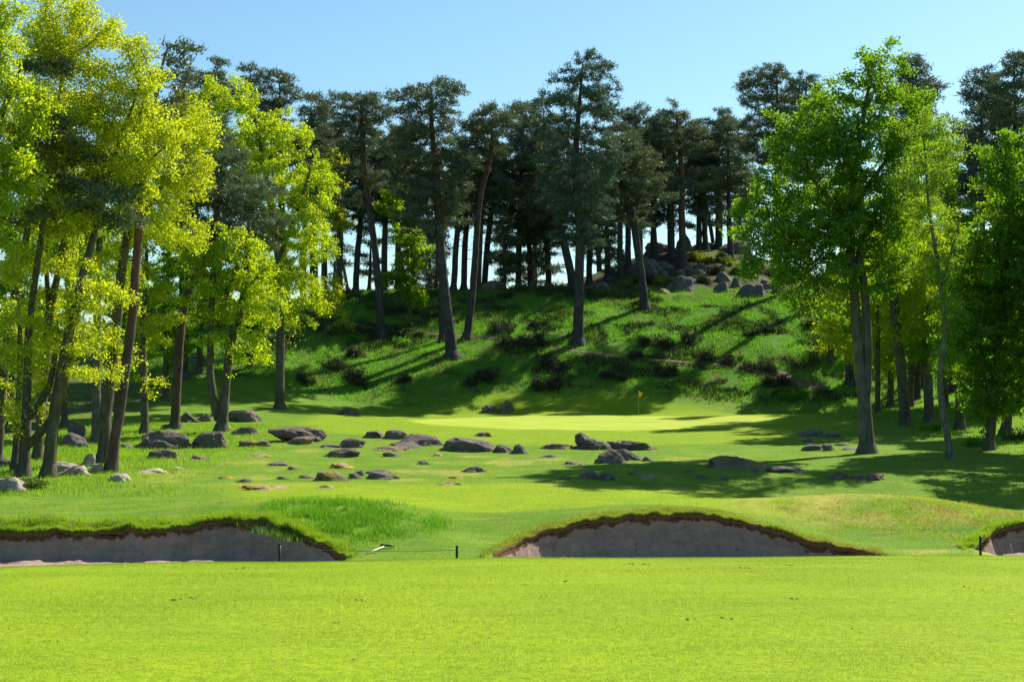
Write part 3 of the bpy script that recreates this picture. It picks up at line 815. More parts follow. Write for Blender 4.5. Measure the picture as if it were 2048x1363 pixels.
T('oak_tree', 'dark leaning oak trunk cut by the left picture edge', 'oak tree', 'yellow',
  [[(-6,905,10),(4,790,9.5),(17,690,9),(26,625,8.5),(40,565,8),(52,490,7),(62,420,5),(70,330,3)]],
  [(20,400,60,56),(62,330,56,52),(-20,300,60,70),(0,560,50,46),(22,680,40,46),(-10,760,40,36)], Y=66, seed=5, thin=500, group=GL)
T('oak_tree', 'bright green leafy oak overhanging the upper left corner', 'oak tree', 'lime',
  [[(-50,968,16),(-46,800,13),(-40,600,11),(-30,400,9),(-20,220,6),(0,70,3)],[(-30,420,6),(10,340,4),(50,260,2)]],
  [(36,140,58,56),(18,60,42,46),(60,220,46,46),(30,300,52,46),(58,368,28,26),(18,405,36,34),(-60,250,70,110),(-50,100,60,80),(-70,450,60,80)], Y=56, seed=6, group=GL, lsize=1.1)
T('oak_tree', 'stout grey oak trunk close behind the tall red-barked pine stem', 'oak tree', 'yellow',
  [[(206,929,14),(213,820,12),(224,730,11),(234,660,10),(250,500,8.5),(272,380,6),(300,270,3.5)],[(254,480,6),(300,410,5),(350,330,3)]],
  [(300,300,78,70),(340,225,56,50),(370,340,46,52),(300,430,75,50),(358,470,46,42),(240,520,56,42),(400,285,30,42),(405,245,36,36),(420,335,30,36),(330,370,60,46),(230,640,46,36),(250,725,36,34)], seed=7, thin=500, group=GL)
T('oak_tree', 'slender oak with a swollen fork standing alone left of the split boulder', 'oak tree', 'yellow',
  [[(289,867,9),(289,800,7.5),(287,730,7.5),(286,690,7),(290,600,5.5),(296,500,3.5)],[(288,760,5.5),(277,725,4.5),(268,690,3)]],
  [(302,560,42,36),(288,640,46,36),(322,700,28,26),(280,480,38,36),(332,622,28,34),(300,760,26,18)], seed=8, thin=500, group=GL, cap=1000)
T('oak_tree', 'lime oak with twin grey stems rising from one foot right of the split boulder', 'oak tree', 'lime',
  [[(441,864,13),(449,780,9),(457,700,8),(470,660,8),(488,590,7),(494,520,6),(500,440,4)],
   [(434,835,9),(421,770,8),(420,700,7),(424,600,6),(428,520,4.5)],[(456,705,5),(443,640,5),(448,590,5),(470,545,4),(482,470,3)],[(486,600,4.5),(510,560,4),(540,530,3)]],
  [(480,620,56,36),(440,560,46,36),(500,700,32,34),(430,680,26,26),(522,560,46,36),(408,600,36,36),(470,500,56,36),(540,620,36,36),(398,520,36,36)], seed=9, group=GL)
T('maple_tree', 'big rounded bright lime tree at the right end of the left wood', 'broadleaf tree', 'lime',
  [[(560,817,10),(561,700,8.5),(561,620,8),(558,540,7),(550,450,6),(530,330,4.5),(510,230,2.5)],[(556,520,5),(590,430,4),(620,340,2.5)],[(552,470,4.5),(490,380,3.5),(450,270,2)]],
  [(440,190,46,38),(400,240,36,38),(480,258,56,52),(560,270,50,54),(602,250,26,36),(520,370,76,54),(610,360,56,54),(640,425,36,46),(570,450,66,54),(630,500,46,36),(560,550,66,44),(620,590,42,34),(500,178,22,18),(440,300,46,46),(588,640,36,22),(418,380,36,36)], seed=10, group=GL, cap=2600, dens=4.5)
T('oak_tree', 'dark blue-looking straight trunk in the shade behind the stacked boulders', 'oak tree', 'bright',
  [[(192,886,9),(193,750,9),(196,600,8),(202,450,6),(208,300,3.5)]], [(180,470,60,40),(232,560,48,40),(130,500,48,40),(200,360,60,50)], seed=11, group=GL, bark='greybark')
for i, (px, py, tp, lab, kd) in enumerate([
   (20,858,430,'shaded green tree far back at the left edge among the trunks','bright'),(128,852,450,'sunlit green tree far back seen between the left leaning oaks','lime'),
   (236,832,400,'green tree filling the gap behind the red-barked pine stem','bright'),(330,800,440,'shady deep green tree on the slope left of the curved pine','deep'),
   (398,745,470,'small deep green tree on the slope by the pale flat rock','deep'),(500,735,480,'small shaded tree on the slope behind the lime twin-stemmed oak','deep')]):
    rr = np.random.default_rng(70 + i); h = py - tp
    T('broadleaf_tree', lab, 'broadleaf tree', kd, [[(px,py,7),(px+4,py-h*.4,5),(px+8,py-h*.8,3)]],
      [(px + rr.uniform(-45,45), tp + h * q, rr.uniform(36,56), rr.uniform(34,46)) for q in (.06,.18,.3,.42,.5,.6,.7)], seed=80 + i, group=GL, cap=900, nleaf=11, lsize=1.25)

# pines of the left wood
GP = 'pines of the left wood'
pine('pine_tree', 'tall straight red-barked pine leaning slightly right among the yellow oaks', [(219,943,12),(236,850,10),(250,740,9.5),(260,660,9),(275,467,8),(290,330,6),(312,200,4),(332,110,2)], 88, 350, 100, 12,
     lobes=[(335,112,44,24),(352,160,42,26),(312,185,32,22),(300,262,46,22),(290,332,56,22),(345,220,40,20)], bark='pinebark_red', bare=8, group=GP)
pine('pine_tree', 'dark pine reaching long low boughs in from the left picture edge', [(-44,962,14),(-36,700,12),(-24,420,10),(-4,250,7),(40,140,3)], 120, 460, 200, 13,
     lobes=[(112,148,26,18),(100,258,56,24),(60,330,58,30),(150,338,58,28),(200,398,66,28),(120,420,56,24),(28,440,38,26),(236,436,40,20)], Y=59, bark='pinebark_red', bare=5, cap=1500, group=GP, nleaf=26)
pine('pine_tree', 'curved pine whose trunk kinks right beneath a hanging grey-green crown', [(350,857,10),(352,780,9),(357,700,9),(362,650,8.5),(370,600,8),(385,560,8),(405,530,7.5),(417,505,7),(432,440,5),(442,340,3)], 250, 500, 200, 14,
     lobes=[(400,372,56,26),(450,330,46,30),(482,402,66,36),(420,432,66,36),(532,442,38,26),(460,470,66,26),(400,490,38,20),(440,265,26,20),(510,480,40,18)], bark='pinebark_red', bare=4, cap=1500, group=GP)
GB = 'pines rising behind the left wood'
for i, (px, tp, bt, w, lab) in enumerate([(432,128,330,110,'grey-green pine crown just left of the lime tree top'),(500,132,330,95,'pine with a notched top showing above the lime tree'),
     (560,146,340,105,'rounded pine crown behind the right shoulder of the lime tree'),(622,192,400,105,'lower pine filling the gap right of the lime tree'),(368,150,420,90,'pine half hidden behind the yellow oak crown by the curved pine')]):
    pine('pine_tree', lab, [(px+8,640,9),(px+4,500,8),(px+2,380,6),(px,240,3)], tp, bt, w, 20 + i, Y=147 + 2 * (i % 3), group=GB, n=9, cap=800)
pine('pine_tree', 'dark pine with a flared foot on the shaded slope behind the curved pine', [(368,756,10),(367,690,9),(366,600,8),(364,480,6),(362,380,3)], 330, 480, 90, 27, group=GB, cap=600)
pine('pine_tree', 'dark pine trunk on the slope beside the bend of the footpath', [(606,640,6),(606,580,6),(608,480,5),(612,380,4),(616,300,3)], 260, 430, 80, 28, group=GB, cap=600)

# ------------------------------------------------------------------ pines of the hill
GH = 'tall pines on the hillside'
pine('pine_tree', 'slim flat-topped pine with a gently curved trunk, leftmost on the open slope', [(762,671,9),(758,600,7.5),(750,500,7),(738,420,6.5),(727,340,6),(724,260,4.5),(722,210,3)], 184, 330, 105, 30,
     lobes=[(720,205,40,17),(690,235,28,15),(752,225,30,15),(720,255,36,14),(695,290,24,12),(750,300,28,14),(715,345,34,14),(755,360,24,14),(700,395,24,14)], group=GH)
pine('pine_tree', 'broad dense pine with a thick trunk standing lowest on the slope', [(905,712,13),(896,640,10.5),(886,560,10),(880,480,9),(876,400,8),(871,330,6.5),(862,230,4)], 165, 470, 140, 31,
     lobes=[(850,190,62,20),(895,185,34,14),(805,190,26,14),(850,235,60,24),(815,280,48,24),(890,285,44,24),(850,330,64,26),(910,350,44,26),(810,370,50,26),(860,400,62,26),(900,430,40,22),(820,440,44,22)], group=GH, cap=1800)
pine('pine_tree', 'thin straight pine stem just left of the thick lowest trunk', [(884,681,6),(883,600,5.5),(881,500,5),(878,400,4),(874,330,3)], 320, 450, 70, 32, group=GH, cap=500)
pine('pine_tree', 'pine with a crooked bare upper stem bending right under a small high crown', [(932,676,8),(944,600,7),(952,500,6.5),(956,430,6),(964,375,5.5),(985,310,4.5),(986,270,3)], 214, 320, 95, 33,
     lobes=[(985,230,42,15),(1010,245,26,13),(950,255,24,13),(985,262,34,12),(1005,300,20,10),(950,320,22,10)], group=GH)
pine('pine_tree', 'tallest pine of the hill, layered crown and straight trunk at the centre', [(1156,686,12),(1157,600,10),(1158,500,9.5),(1156,420,8.5),(1149,330,7),(1150,280,6),(1156,210,4),(1162,140,2)], 106, 490, 155, 34,
     lobes=[(1180,120,26,14),(1190,145,40,16),(1130,165,34,16),(1205,180,32,16),(1150,195,60,18),(1120,225,36,18),(1195,235,44,20),(1150,265,62,20),(1195,300,46,22),(1110,320,44,20),(1165,345,66,24),(1205,390,36,26),(1120,385,46,24),(1165,420,60,24),(1195,460,40,24),(1140,465,36,20)], group=GH, cap=2100, kind='needle2')
pine('pine_tree', 'leaning pine with a bent trunk on the slope right of the tallest pine', [(1290,617,10),(1284,560,8.5),(1276,500,8),(1267,440,7.5),(1247,385,7),(1236,340,5),(1225,290,3)], 270, 470, 120, 35,
     lobes=[(1240,285,40,20),(1275,320,46,22),(1225,335,44,22),(1300,370,36,18),(1255,380,50,20),(1320,400,22,14),(1270,430,34,16),(1230,420,30,18)], group=GH, cap=1100)
pine('pine_tree', 'dark pine on the slope edge leaning left behind the tallest pine trunk', [(1149,556,9),(1126,480,8),(1106,410,7.5),(1096,370,6.5),(1086,300,4)], 205, 450, 130, 36,
     lobes=[(1060,220,36,16),(1090,250,34,18),(1045,265,36,18),(1080,300,50,20),(1050,340,44,20),(1100,370,36,20),(1040,400,40,18),(1085,425,40,18)], group=GH, cap=1200)
GR = 'pines along the ridge'
pine('pine_tree', 'red-barked straight pine standing on the rocky outcrop', [(1366,536,8),(1364,450,7),(1361,350,6),(1356,280,4.5),(1350,230,2.5)], 213, 345, 85, 37,
     lobes=[(1352,222,28,12),(1345,245,42,14),(1375,262,36,12),(1335,285,40,14),(1385,300,40,12),(1400,340,36,12),(1330,330,30,13),(1375,375,44,12)], Y=168, bark='pinebark_red', group=GR)
pine('pine_tree', 'dark straight pine rising behind the massive outcrop boulder', [(1343,508,8),(1341,400,7),(1338,300,5),(1334,250,3)], 236, 440, 90, 38, Y=172, group=GR)
pine('pine_tree', 'thin dark pine left of three slim stems on the outcrop skyline', [(1412,490,6),(1408,430,5.5),(1402,380,5),(1396,320,3)], 262, 400, 85, 39, Y=178, group=GR, cap=600)
pine('pine_tree', 'slanting thin pine between two upright stems on the outcrop skyline', [(1429,492,4),(1418,440,4),(1408,395,3.5),(1404,330,2.5)], 285, 380, 70, 40, Y=179, group=GR, cap=400)
pine('pine_tree', 'forked dark pine rightmost on the outcrop skyline', [(1437,492,8),(1438,400,7),(1434,330,5),(1436,280,3)], 226, 400, 110, 41, Y=178, group=GR, cap=900)
pine('pine_tree', 'red stemmed pine between the leaning pine and the outcrop', [(1281,500,7),(1276,430,6.5),(1272,385,6),(1270,300,4)], 212, 380, 105, 42, Y=170, bark='pinebark_red', group=GR)
pine('pine_tree', 'small crooked red pine beside the massive outcrop boulder', [(1312,492,5),(1308,450,4.5),(1298,420,3.5),(1290,390,2)], 370, 460, 80, 43, Y=173, bark='pinebark_red', group=GR, cap=400)
pine('pine_tree', 'slim dark pine close left of the leaning pine', [(1240,515,6),(1240,420,5.5),(1242,330,4)], 250, 440, 90, 44, Y=166, group=GR, cap=600)
pine('pine_tree', 'bushy young pine with foliage almost to the ground beneath the tallest pine', [(1216,550,7),(1214,480,5),(1208,400,3),(1205,360,2)], 340, 535, 90, 45,
     lobes=[(1200,365,34,22),(1190,410,42,24),(1205,455,42,24),(1195,495,44,22),(1212,525,30,16)], Y=163, group=GR, cap=900)
pine('pine_tree', 'low spreading dark pine left of the tallest pine at the ridge', [(1062,572,7),(1060,520,6),(1056,460,4),(1050,420,2)], 400, 560, 130, 46,
     lobes=[(1050,430,46,22),(1020,465,40,20),(1085,470,46,22),(1045,505,60,22),(1015,530,36,18),(1090,520,44,22),(1060,545,50,14)], Y=166, group=GR, cap=1100)
pine('pine_tree', 'dark pine leaning beside the tallest pine trunk with mossy foot', [(1142,560,5),(1132,500,5),(1118,440,4)], 330, 470, 100, 47, Y=164, group=GR, cap=600)
for i, (px, by, top, bt, w, lean, Y, lab) in enumerate([
   (678,578,250,420,95,2,158,'thin pine on the left skyline nearest the lime tree'),(711,580,235,450,100,10,160,'pine with a curved foot on the left skyline'),
   (768,576,290,440,90,4,160,'straight pine on the skyline behind the leftmost slope pine'),(828,578,300,470,100,-3,163,'dark pine behind the green sapling on the ridge'),
   (906,584,270,430,100,14,161,'slanting pine on the skyline right of the thick lowest trunk'),(927,584,330,440,80,8,164,'thin skyline pine behind the crooked pine'),
   (956,580,250,430,100,10,162,'pine with branching stems on the skyline behind the crooked pine'),(968,582,300,420,80,18,166,'skyline pine leaning right under the gap in the canopy'),
   (1036,580,212,430,110,6,168,'bushy topped ridge pine filling the gap left of the tallest pine'),(1098,572,260,470,110,-6,170,'ridge pine hidden behind the tallest pine crown'),
   (1178,560,300,480,100,4,168,'ridge pine just right of the tallest pine trunk'),(1256,540,222,430,100,0,174,'ridge pine with domed top right of the tallest pine'),
   (1306,520,235,420,80,2,178,'ridge pine showing between the red-barked pine and its left neighbour'),(1398,520,245,430,100,0,182,'ridge pine right of the red-barked outcrop pine'),
   (1462,520,238,430,110,-4,176,'ridge pine near the left flank of the great oak'),(648,590,220,420,95,-4,160,'skyline pine close to the right flank of the lime tree'),
   (796,588,250,400,90,2,166,'ridge pine peeping between the flat-topped and the broad pine')]):
    pine('pine_tree', lab, [(px,by,6.5),(px+lean*.4,by-(by-bt)*.6,6),(px+lean,bt-10,5),(px+lean*1.2,(top+bt)/2,3.5)], top, bt + 8, w * 1.3, 50 + i, Y=Y - 4, group=GR, cap=950, bare=13, n=11, kind=('needle', 'needle2')[i % 2], bark=('pinebark', 'pinebark_red')[i % 3 == 0])
for i, (px, top, bot, w, lab) in enumerate([(738,470,575,62,'low bushy pine on the skyline between the slim flat-topped pine and its neighbour'),(872,455,572,58,'low bushy pine at the ridge behind the thick lowest trunk'),(1008,440,566,70,'low bushy pine at the ridge beside the crooked pine'),(668,500,572,50,'low bushy pine on the left skyline next to the lime tree')]):
    pine('pine_tree', lab, [(px,584,4),(px+2,540,3),(px+3,top+30,2)], top, bot, w, 300 + i, Y=158 + i % 3, group=GR, cap=420, n=7, bare=3)
protos = [o for o in COL.objects if o.name.startswith('pine_tree') and o.get('group') == GR]
for i, (px, Y) in enumerate([(700,180),(860,186),(1070,182),(1200,186),(1480,190),(1545,180)]):
    copy_tree(protos[(i * 5 + 3) % len(protos)], 'dark pine deep in the belt behind the ridge, mostly hidden by nearer pines', px, Y=Y, rot=1.3 * i, s=.86 + .05 * (i % 4), group='pines deep in the belt behind the ridge')
T('oak_sapling', 'bright green young tree in front of the dark ridge pines', 'young tree', 'bright',
  [[(822,650,4),(820,600,3.5),(808,540,3),(796,480,2.5),(786,420,1.5)]], [(780,420,28,22),(815,478,28,22),(822,522,28,24),(800,560,32,20),(830,592,24,16),(852,500,18,18),(790,380,20,20)], seed=90, cap=700, lsize=1.3)
T('oak_sapling', 'yellow-leaved sapling hanging over the bend of the footpath', 'young tree', 'yellow',
  [[(650,672,3),(652,630,2.5),(656,585,1.5)]], [(655,598,34,26),(684,640,20,24),(640,620,22,18),(672,580,22,18)], seed=91, cap=420, lsize=1.0, nleaf=8)
T('oak_tree', 'thin yellow-leaved tree against the sky beside the lime tree', 'oak tree', 'yellow',
  [[(684,585,4),(680,500,3.5),(677,430,3),(672,340,1.5)]], [(664,335,28,28),(680,440,28,24),(668,380,20,20),(650,300,18,18)], Y=150, seed=92, cap=500, nleaf=9)
T('bare_shrub', 'leafless pale twiggy shrub around the foot of the lime tree trunk', 'shrub', 'yellow',
  [[(556,735,3),(553,700,2.5),(548,665,1.5)],[(562,735,3),(572,690,2),(585,650,1.2)]], [(560,650,34,26),(590,670,24,24),(535,680,22,20),(575,705,26,20)], Y=118, seed=93, cap=520, nleaf=1, bark='birchbark')

# ------------------------------------------------------------------ right wood
GRW = 'trees of the right wood'
T('oak_tree', 'great broad green oak with two joined trunks right of the green', 'oak tree', 'deep',
  [[(1735,906,17),(1731,830,14),(1728,790,13),(1718,700,10.5),(1712,640,9.5),(1706,560,9),(1702,520,9),(1700,460,8),(1704,400,7),(1714,320,5.5),(1730,220,4),(1748,130,2)],
   [(1732,800,9),(1737,700,8.5),(1734,640,8.5),(1728,560,8),(1716,519,7.5),(1722,480,6),(1752,440,4.5)],
   [(1703,500,7),(1650,470,6),(1590,450,4),(1540,430,2)],[(1701,450,6),(1660,400,5),(1610,340,3)],[(1704,420,6),(1735,370,5),(1780,310,3)]],
  [(1752,140,56,46),(1715,180,56,42),(1660,225,60,46),(1790,210,60,44),(1840,210,32,26),(1545,235,28,18),(1575,290,40,30),(1640,300,80,50),(1720,290,80,60),(1800,290,60,50),(1560,360,60,40),(1640,390,90,50),(1730,390,90,56),(1800,380,50,50),(1490,410,36,28),(1540,440,70,38),(1630,470,90,44),(1740,470,80,44),(1560,510,70,34),(1640,550,80,34),(1600,580,44,22),(1780,500,60,40),(1750,560,60,30),(1520,470,40,30),(1530,540,44,26),(1580,555,50,30),(1610,610,44,20)],
  seed=100, group=GRW, cap=3300, dens=3.6, bark='greybark', lsize=1.3, nleaf=9)
T('oak_tree', 'slim oak with hanging yellow leaves behind the great oak trunks', 'oak tree', 'yellow',
  [[(1755,824,5.5),(1755,740,5),(1756,660,4.5),(1752,580,3)]], [(1682,620,36,26),(1700,680,36,26),(1740,600,36,36),(1764,660,28,28),(1662,668,24,22),(1772,560,28,28),(1720,560,28,28)], seed=101, group=GRW, cap=1000)
T('oak_tree', 'stout leaning oak with a lumpy trunk immediately right of the great oak', 'oak tree', 'lime',
  [[(1812,851,12),(1806,760,10.5),(1796,680,10),(1788,600,9),(1781,540,7),(1790,480,5),(1800,420,3)]],
  [(1790,560,46,36),(1830,500,56,46),(1765,480,46,36),(1850,580,46,36),(1800,640,36,34),(1870,655,32,32),(1835,430,40,36)], seed=102, group=GRW, cap=1500)
T('oak_tree', 'straight dark trunk with rough bark between the lumpy oak and the birch', 'oak tree', 'bright',
  [[(1857,846,10.5),(1856,750,9),(1852,680,8.5),(1849,600,7),(1848,520,4)]], [(1850,600,46,36),(1884,655,40,36),(1822,690,36,34),(1900,560,46,46),(1862,715,26,20),(1840,530,46,40)], seed=103, group=GRW, cap=1300, bark='greybark')
T('birch_tree', 'leaning birch with pale mottled mossy trunk and light airy crown', 'birch tree', 'birch',
  [[(1903,918,8),(1893,855,6.8),(1880,790,6.2),(1876,755,5.8),(1885,715,5.2),(1890,660,5),(1884,600,4.5),(1870,520,3.8),(1857,430,3.2),(1851,370,2.4),(1846,280,1.5)],[(1880,580,4),(1905,500,3),(1920,430,1.5)]],
  [(1850,262,46,36),(1882,318,40,44),(1838,345,46,46),(1870,430,46,46),(1900,500,36,46),(1860,540,46,36),(1892,620,36,36),(1908,700,26,26),(1880,742,24,16),(1912,265,22,34)], seed=104, group=GRW, bark='birchbark', lsize=.8, nleaf=14, cap=1900)
T('oak_tree', 'brown trunked oak just right of the birch foot', 'oak tree', 'bright',
  [[(1919,859,10),(1921,760,8.5),(1923,650,7),(1930,560,4)]], [(1932,640,46,36),(1965,690,40,34),(1900,690,32,32),(1942,560,46,46),(1920,600,40,30)], seed=105, group=GRW, cap=1200)
T('oak_tree', 'dense dark green oak sweeping down low at the right picture edge', 'oak tree', 'deep',
  [[(1977,899,10),(1984,830,9),(1990,760,8.5),(2000,640,7),(2012,500,5.5),(2030,380,3)]],
  [(2030,305,52,42),(1992,378,36,36),(2050,420,76,50),(2000,480,56,50),(1962,560,64,50),(2040,600,76,66),(1938,650,50,42),(2000,720,66,50),(1952,762,50,34),(2030,790,56,38),(1915,720,34,34),(2110,450,70,100),(2120,650,70,90),(1990,620,70,60),(1920,600,40,40),(2030,700,60,60),(1990,800,60,40),(1900,660,36,36),(2045,530,60,60),(1955,470,40,40)], seed=106, group=GRW, cap=3800, dens=4.4, nleaf=10, lsize=1.35)
T('oak_tree', 'leaning dark oak trunk rightmost under the dense low foliage', 'oak tree', 'deep',
  [[(2009,870,11),(2018,800,9.5),(2026,720,8),(2040,600,5)]], [(2040,640,56,50),(2085,700,56,56),(2060,560,60,56),(2020,700,40,40),(2000,640,60,60)], seed=107, group=GRW, cap=2000, dens=5., lsize=1.35)
T('oak_tree', 'thick shaded trunk half hidden behind the low sweeping branches', 'oak tree', 'deep',
  [[(1951,840,12),(1956,780,11),(1960,700,9),(1962,600,5)]], [(1960,640,46,46),(1950,720,36,28),(1985,580,46,46),(1930,600,50,50),(1990,680,50,50)], Y=103, seed=108, group=GRW, cap=1500, dens=5.)
T('oak_tree', 'small oak leaning right on the bright bank behind the lumpy oak', 'oak tree', 'lime',
  [[(1826,763,9),(1836,705,8),(1848,630,6),(1856,560,3.5)]], [(1850,560,50,36),(1812,590,40,30),(1890,600,36,30),(1850,500,46,40)], seed=109, group=GRW, cap=900, nleaf=11)
T('oak_tree', 'thin upright stem on the bright bank beside the small leaning oak', 'oak tree', 'lime',
  [[(1844,779,5),(1845,700,4.5),(1847,600,3)]], [(1846,600,36,30),(1870,640,28,26),(1825,640,26,26)], seed=110, group=GRW, cap=500, nleaf=10)
pine('pine_tree', 'dark blue-grey pine trunk left of the great oak on the slope foot', [(1700,767,9),(1698,700,8.5),(1692,600,7.5),(1684,480,5),(1680,380,3)], 330, 470, 110, 111, group=GRW, cap=700)
for i, (px, by, Y, top, bt, w, lab, g) in enumerate([
   (1552,596,None,128,330,170,'large dark pine behind the left shoulder of the great oak','a'),(1610,640,148,150,360,140,'dark pine crown just behind the top of the great oak','a'),
   (1832,790,124,112,330,110,'dark pine showing over the right shoulder of the great oak','a'),(1965,800,122,150,420,120,'grey pine left of two against the sky at the right edge','a'),
   (2030,800,116,116,430,130,'tall grey pine at the far right picture edge','a'),(2085,800,120,200,520,120,'pine standing behind the dense oak at the right edge','a'),(1905,790,126,235,520,140,'low dark pine in the gap right of the birch crown','a')]):
    pine('pine_tree', lab, [(px,by,9),(px+2,by-120,8),(px+4,(by+bt)/2,7),(px,bt-20,5),(px,(top+bt)/2,3.5)], top, bt, w, 120 + i, Y=Y, group='pines behind the right wood', cap=1200, n=11, kind=('needle', 'needle2')[i % 2])
for i, (px, by, Y, top, w, kd, lab) in enumerate([
   (1780,806,122,470,56,'lime','sunlit green tree far behind the lumpy oak'),(1965,806,118,480,60,'bright','green tree deep in the right wood behind the birch'),
   (2040,806,112,470,66,'deep','shaded tree deep in the right wood at the picture edge'),(1890,815,112,290,58,'bright','tall green tree filling the gap between birch and dense oak'),(2010,815,106,330,66,'bright','bright green crown behind the dense oak'),(1820,812,116,380,56,'lime','back-lit green tree between the great oak and the birch'),(1660,742,136,520,44,'yellow','small yellow tree at the foot of the slope left of the great oak'),
   (1735,775,132,480,44,'lime','back-lit lime tree on the slope foot behind the great oak')]):
    rr = np.random.default_rng(170 + i); h = by - top
    T('broadleaf_tree', lab, 'broadleaf tree', kd, [[(px,by,7),(px+3,by-h*.4,5),(px+6,by-h*.8,3)]],
      [(px + rr.uniform(-.8,.8) * w, top + h * q, rr.uniform(.7,1) * w, rr.uniform(.6,.85) * w) for q in (.06,.18,.3,.42,.52,.64,.74)], Y=Y, seed=180 + i, group=GRW, cap=900, nleaf=11, lsize=1.25)
# oaks just beyond the right picture edge: their shadows lie on the fairway
for i, (X, Y, tops, lab) in enumerate([(31.5,71.,17,'oak beyond the right picture edge nearest the dry mound'),(38.,82.,18,'oak beyond the right picture edge behind the nearest one')]):
    px = X / Y * F + CX; g = tz(X, Y); by = H0 - g * F / Y; u = F / Y; rr = np.random.default_rng(270 + i)
    T('oak_tree', lab, 'oak tree', 'deep', [[(px,by,.4*u),(px+5,by-6*u,.28*u),(px,by-tops*.8*u,.08*u)]],
      [(px + rr.uniform(-3,3) * u, by - hh_ * u, rr.uniform(2,3.2) * u, rr.uniform(1.5,2) * u, rr.uniform(-2.5,2.5)) for hh_ in np.linspace(4.5, tops - 1.5, 11)], Y=Y, seed=280 + i, group=GRW, cap=1500, nleaf=10, lsize=1.3)
# ------------------------------------------------------------------ rocks
def ico(sub):
    import bmesh
    bm = bmesh.new(); bmesh.ops.create_icosphere(bm, subdivisions=sub, radius=1)
    v = np.array([q.co[:] for q in bm.verts]); f = np.array([[q.index for q in p.verts] for p in bm.faces]); bm.free()
    return v, f
ICO = {s: ico(s) for s in (3, 4, 5)}

def rock_mesh(w, d, h, seed, style, sub):
    rng = np.random.default_rng(5000 + seed)
    v, f = ICO[sub]
    p = v.copy()
    p = p * (1 + .22 * fbm(v * 1.1 + rng.uniform(0, 50, 3), 2, seed))[:, None]
    if style == 'slab': nf, lo, hi = 7, .62, .9
    elif style == 'flat': nf, lo, hi = 4, .7, .95
    elif style == 'block': nf, lo, hi = 9, .5, .8
    else: nf, lo, hi = 7, .62, .95
    for i in range(nf):
        nrm = unit(rng.normal(0, 1, 3) * np.array([1, 1, .7])); o = rng.uniform(lo, hi)
        ex = p @ nrm - o
        p = p - np.maximum(ex, 0)[:, None] * nrm * rng.uniform(.7, .95)
    if style == 'slab':
        p[:, 2] = np.where(p[:, 2] > .45, .45 + (p[:, 2] - .45) * .45, p[:, 2])
    if style == 'under':      # overhanging ledge, hollowed beneath on the left
        p[:, 2] = np.where(p[:, 2] > .4, .4 + (p[:, 2] - .4) * .5, p[:, 2])
        k = sstep(.3, -.5, p[:, 2]) * sstep(.1, -.6, p[:, 0]); p[:, 0] += .38 * k; p[:, 1] *= 1 - .25 * k
    if style == 'peak':
        k = np.clip(1 - np.hypot(p[:, 0] - .05, p[:, 1]) / .9, 0, 1); p[:, 2] += .5 * k ** 1.5 * (p[:, 2] > 0)
    if style == 'seal':       # a rounded head at the left with a body sloping down to the right
        k = sstep(.25, -.55, p[:, 0]) * (p[:, 2] > -.2); p[:, 2] *= np.where(p[:, 2] > 0, .50 + .62 * sstep(.1, -.55, p[:, 0]), 1)
        p[:, 0] += .22 * k * sstep(.0, .5, -p[:, 2] + .3)
        p[:, 2] *= np.where((p[:, 2] > 0) & (p[:, 0] > .2), .75, 1)
    p = p + v * (.10 * fbm(p * 2.4 + seed, 4, seed + 3, .6))[:, None]
    if style in ('dome', 'slab', 'flat', 'block'):
        p[:, 0] += rng.choice([-1, 1]) * rng.uniform(.2, .6) * np.maximum(p[:, 2], 0)
        for b_ in range(3):
            c_ = unit(rng.normal(0, 1, 3) * np.array([1, .7, .5])); p = p + v * (rng.uniform(.08, .24) * np.clip(1 - np.linalg.norm(v - c_, axis=1) / .7, 0, 1) ** 1.3)[:, None]
        for b_ in range(4):
            nrm = unit(rng.normal(0, 1, 3) * np.array([1, 1, .8])); o = np.quantile(p @ nrm, rng.uniform(.86, .96)); ex = p @ nrm - o; p = p - np.maximum(ex, 0)[:, None] * nrm * .9
    crack = np.abs(fbm(p * np.array([1.2, 1.2, 2.6]) + 7 * seed, 2, seed + 9)); p = p - v * (.06 * np.clip(1 - crack / .09, 0, 1))[:, None]
    mn, mx = p.min(0), p.max(0)
    p = (p - (mn + mx) / 2) / ((mx - mn) / 2)
    e = {'under': .42, 'seal': .25, 'peak': .2, 'block': .25}.get(style, .06)
    if style in ('flat', 'dome', 'slab'):      # tapering, uneven skirt that runs out into the turf
        q = 1 + .28 * fbm(np.stack([p[:, 0], p[:, 1], 0 * p[:, 0]], 1) * 1.8 + 3 * seed, 3, seed + 17); k = sstep(.45, 0, p[:, 2])
        p[:, :2] *= (1 + (q - 1) * k)[:, None]
    z = (p[:, 2] + e) / (1 + e)
    z = np.where(z < 0, z * .8 - .02, z)
    if e < .4:                                 # the foot spreads into the ground
        fl_ = .30 if style == 'flat' else .16
        p[:, :2] *= (1 + fl_ * np.clip((.30 - z) / .30, 0, 1.6))[:, None] / (1 + fl_ * .7)
    return np.stack([p[:, 0] * w / 2, p[:, 1] * d / 2, z * h], 1), f

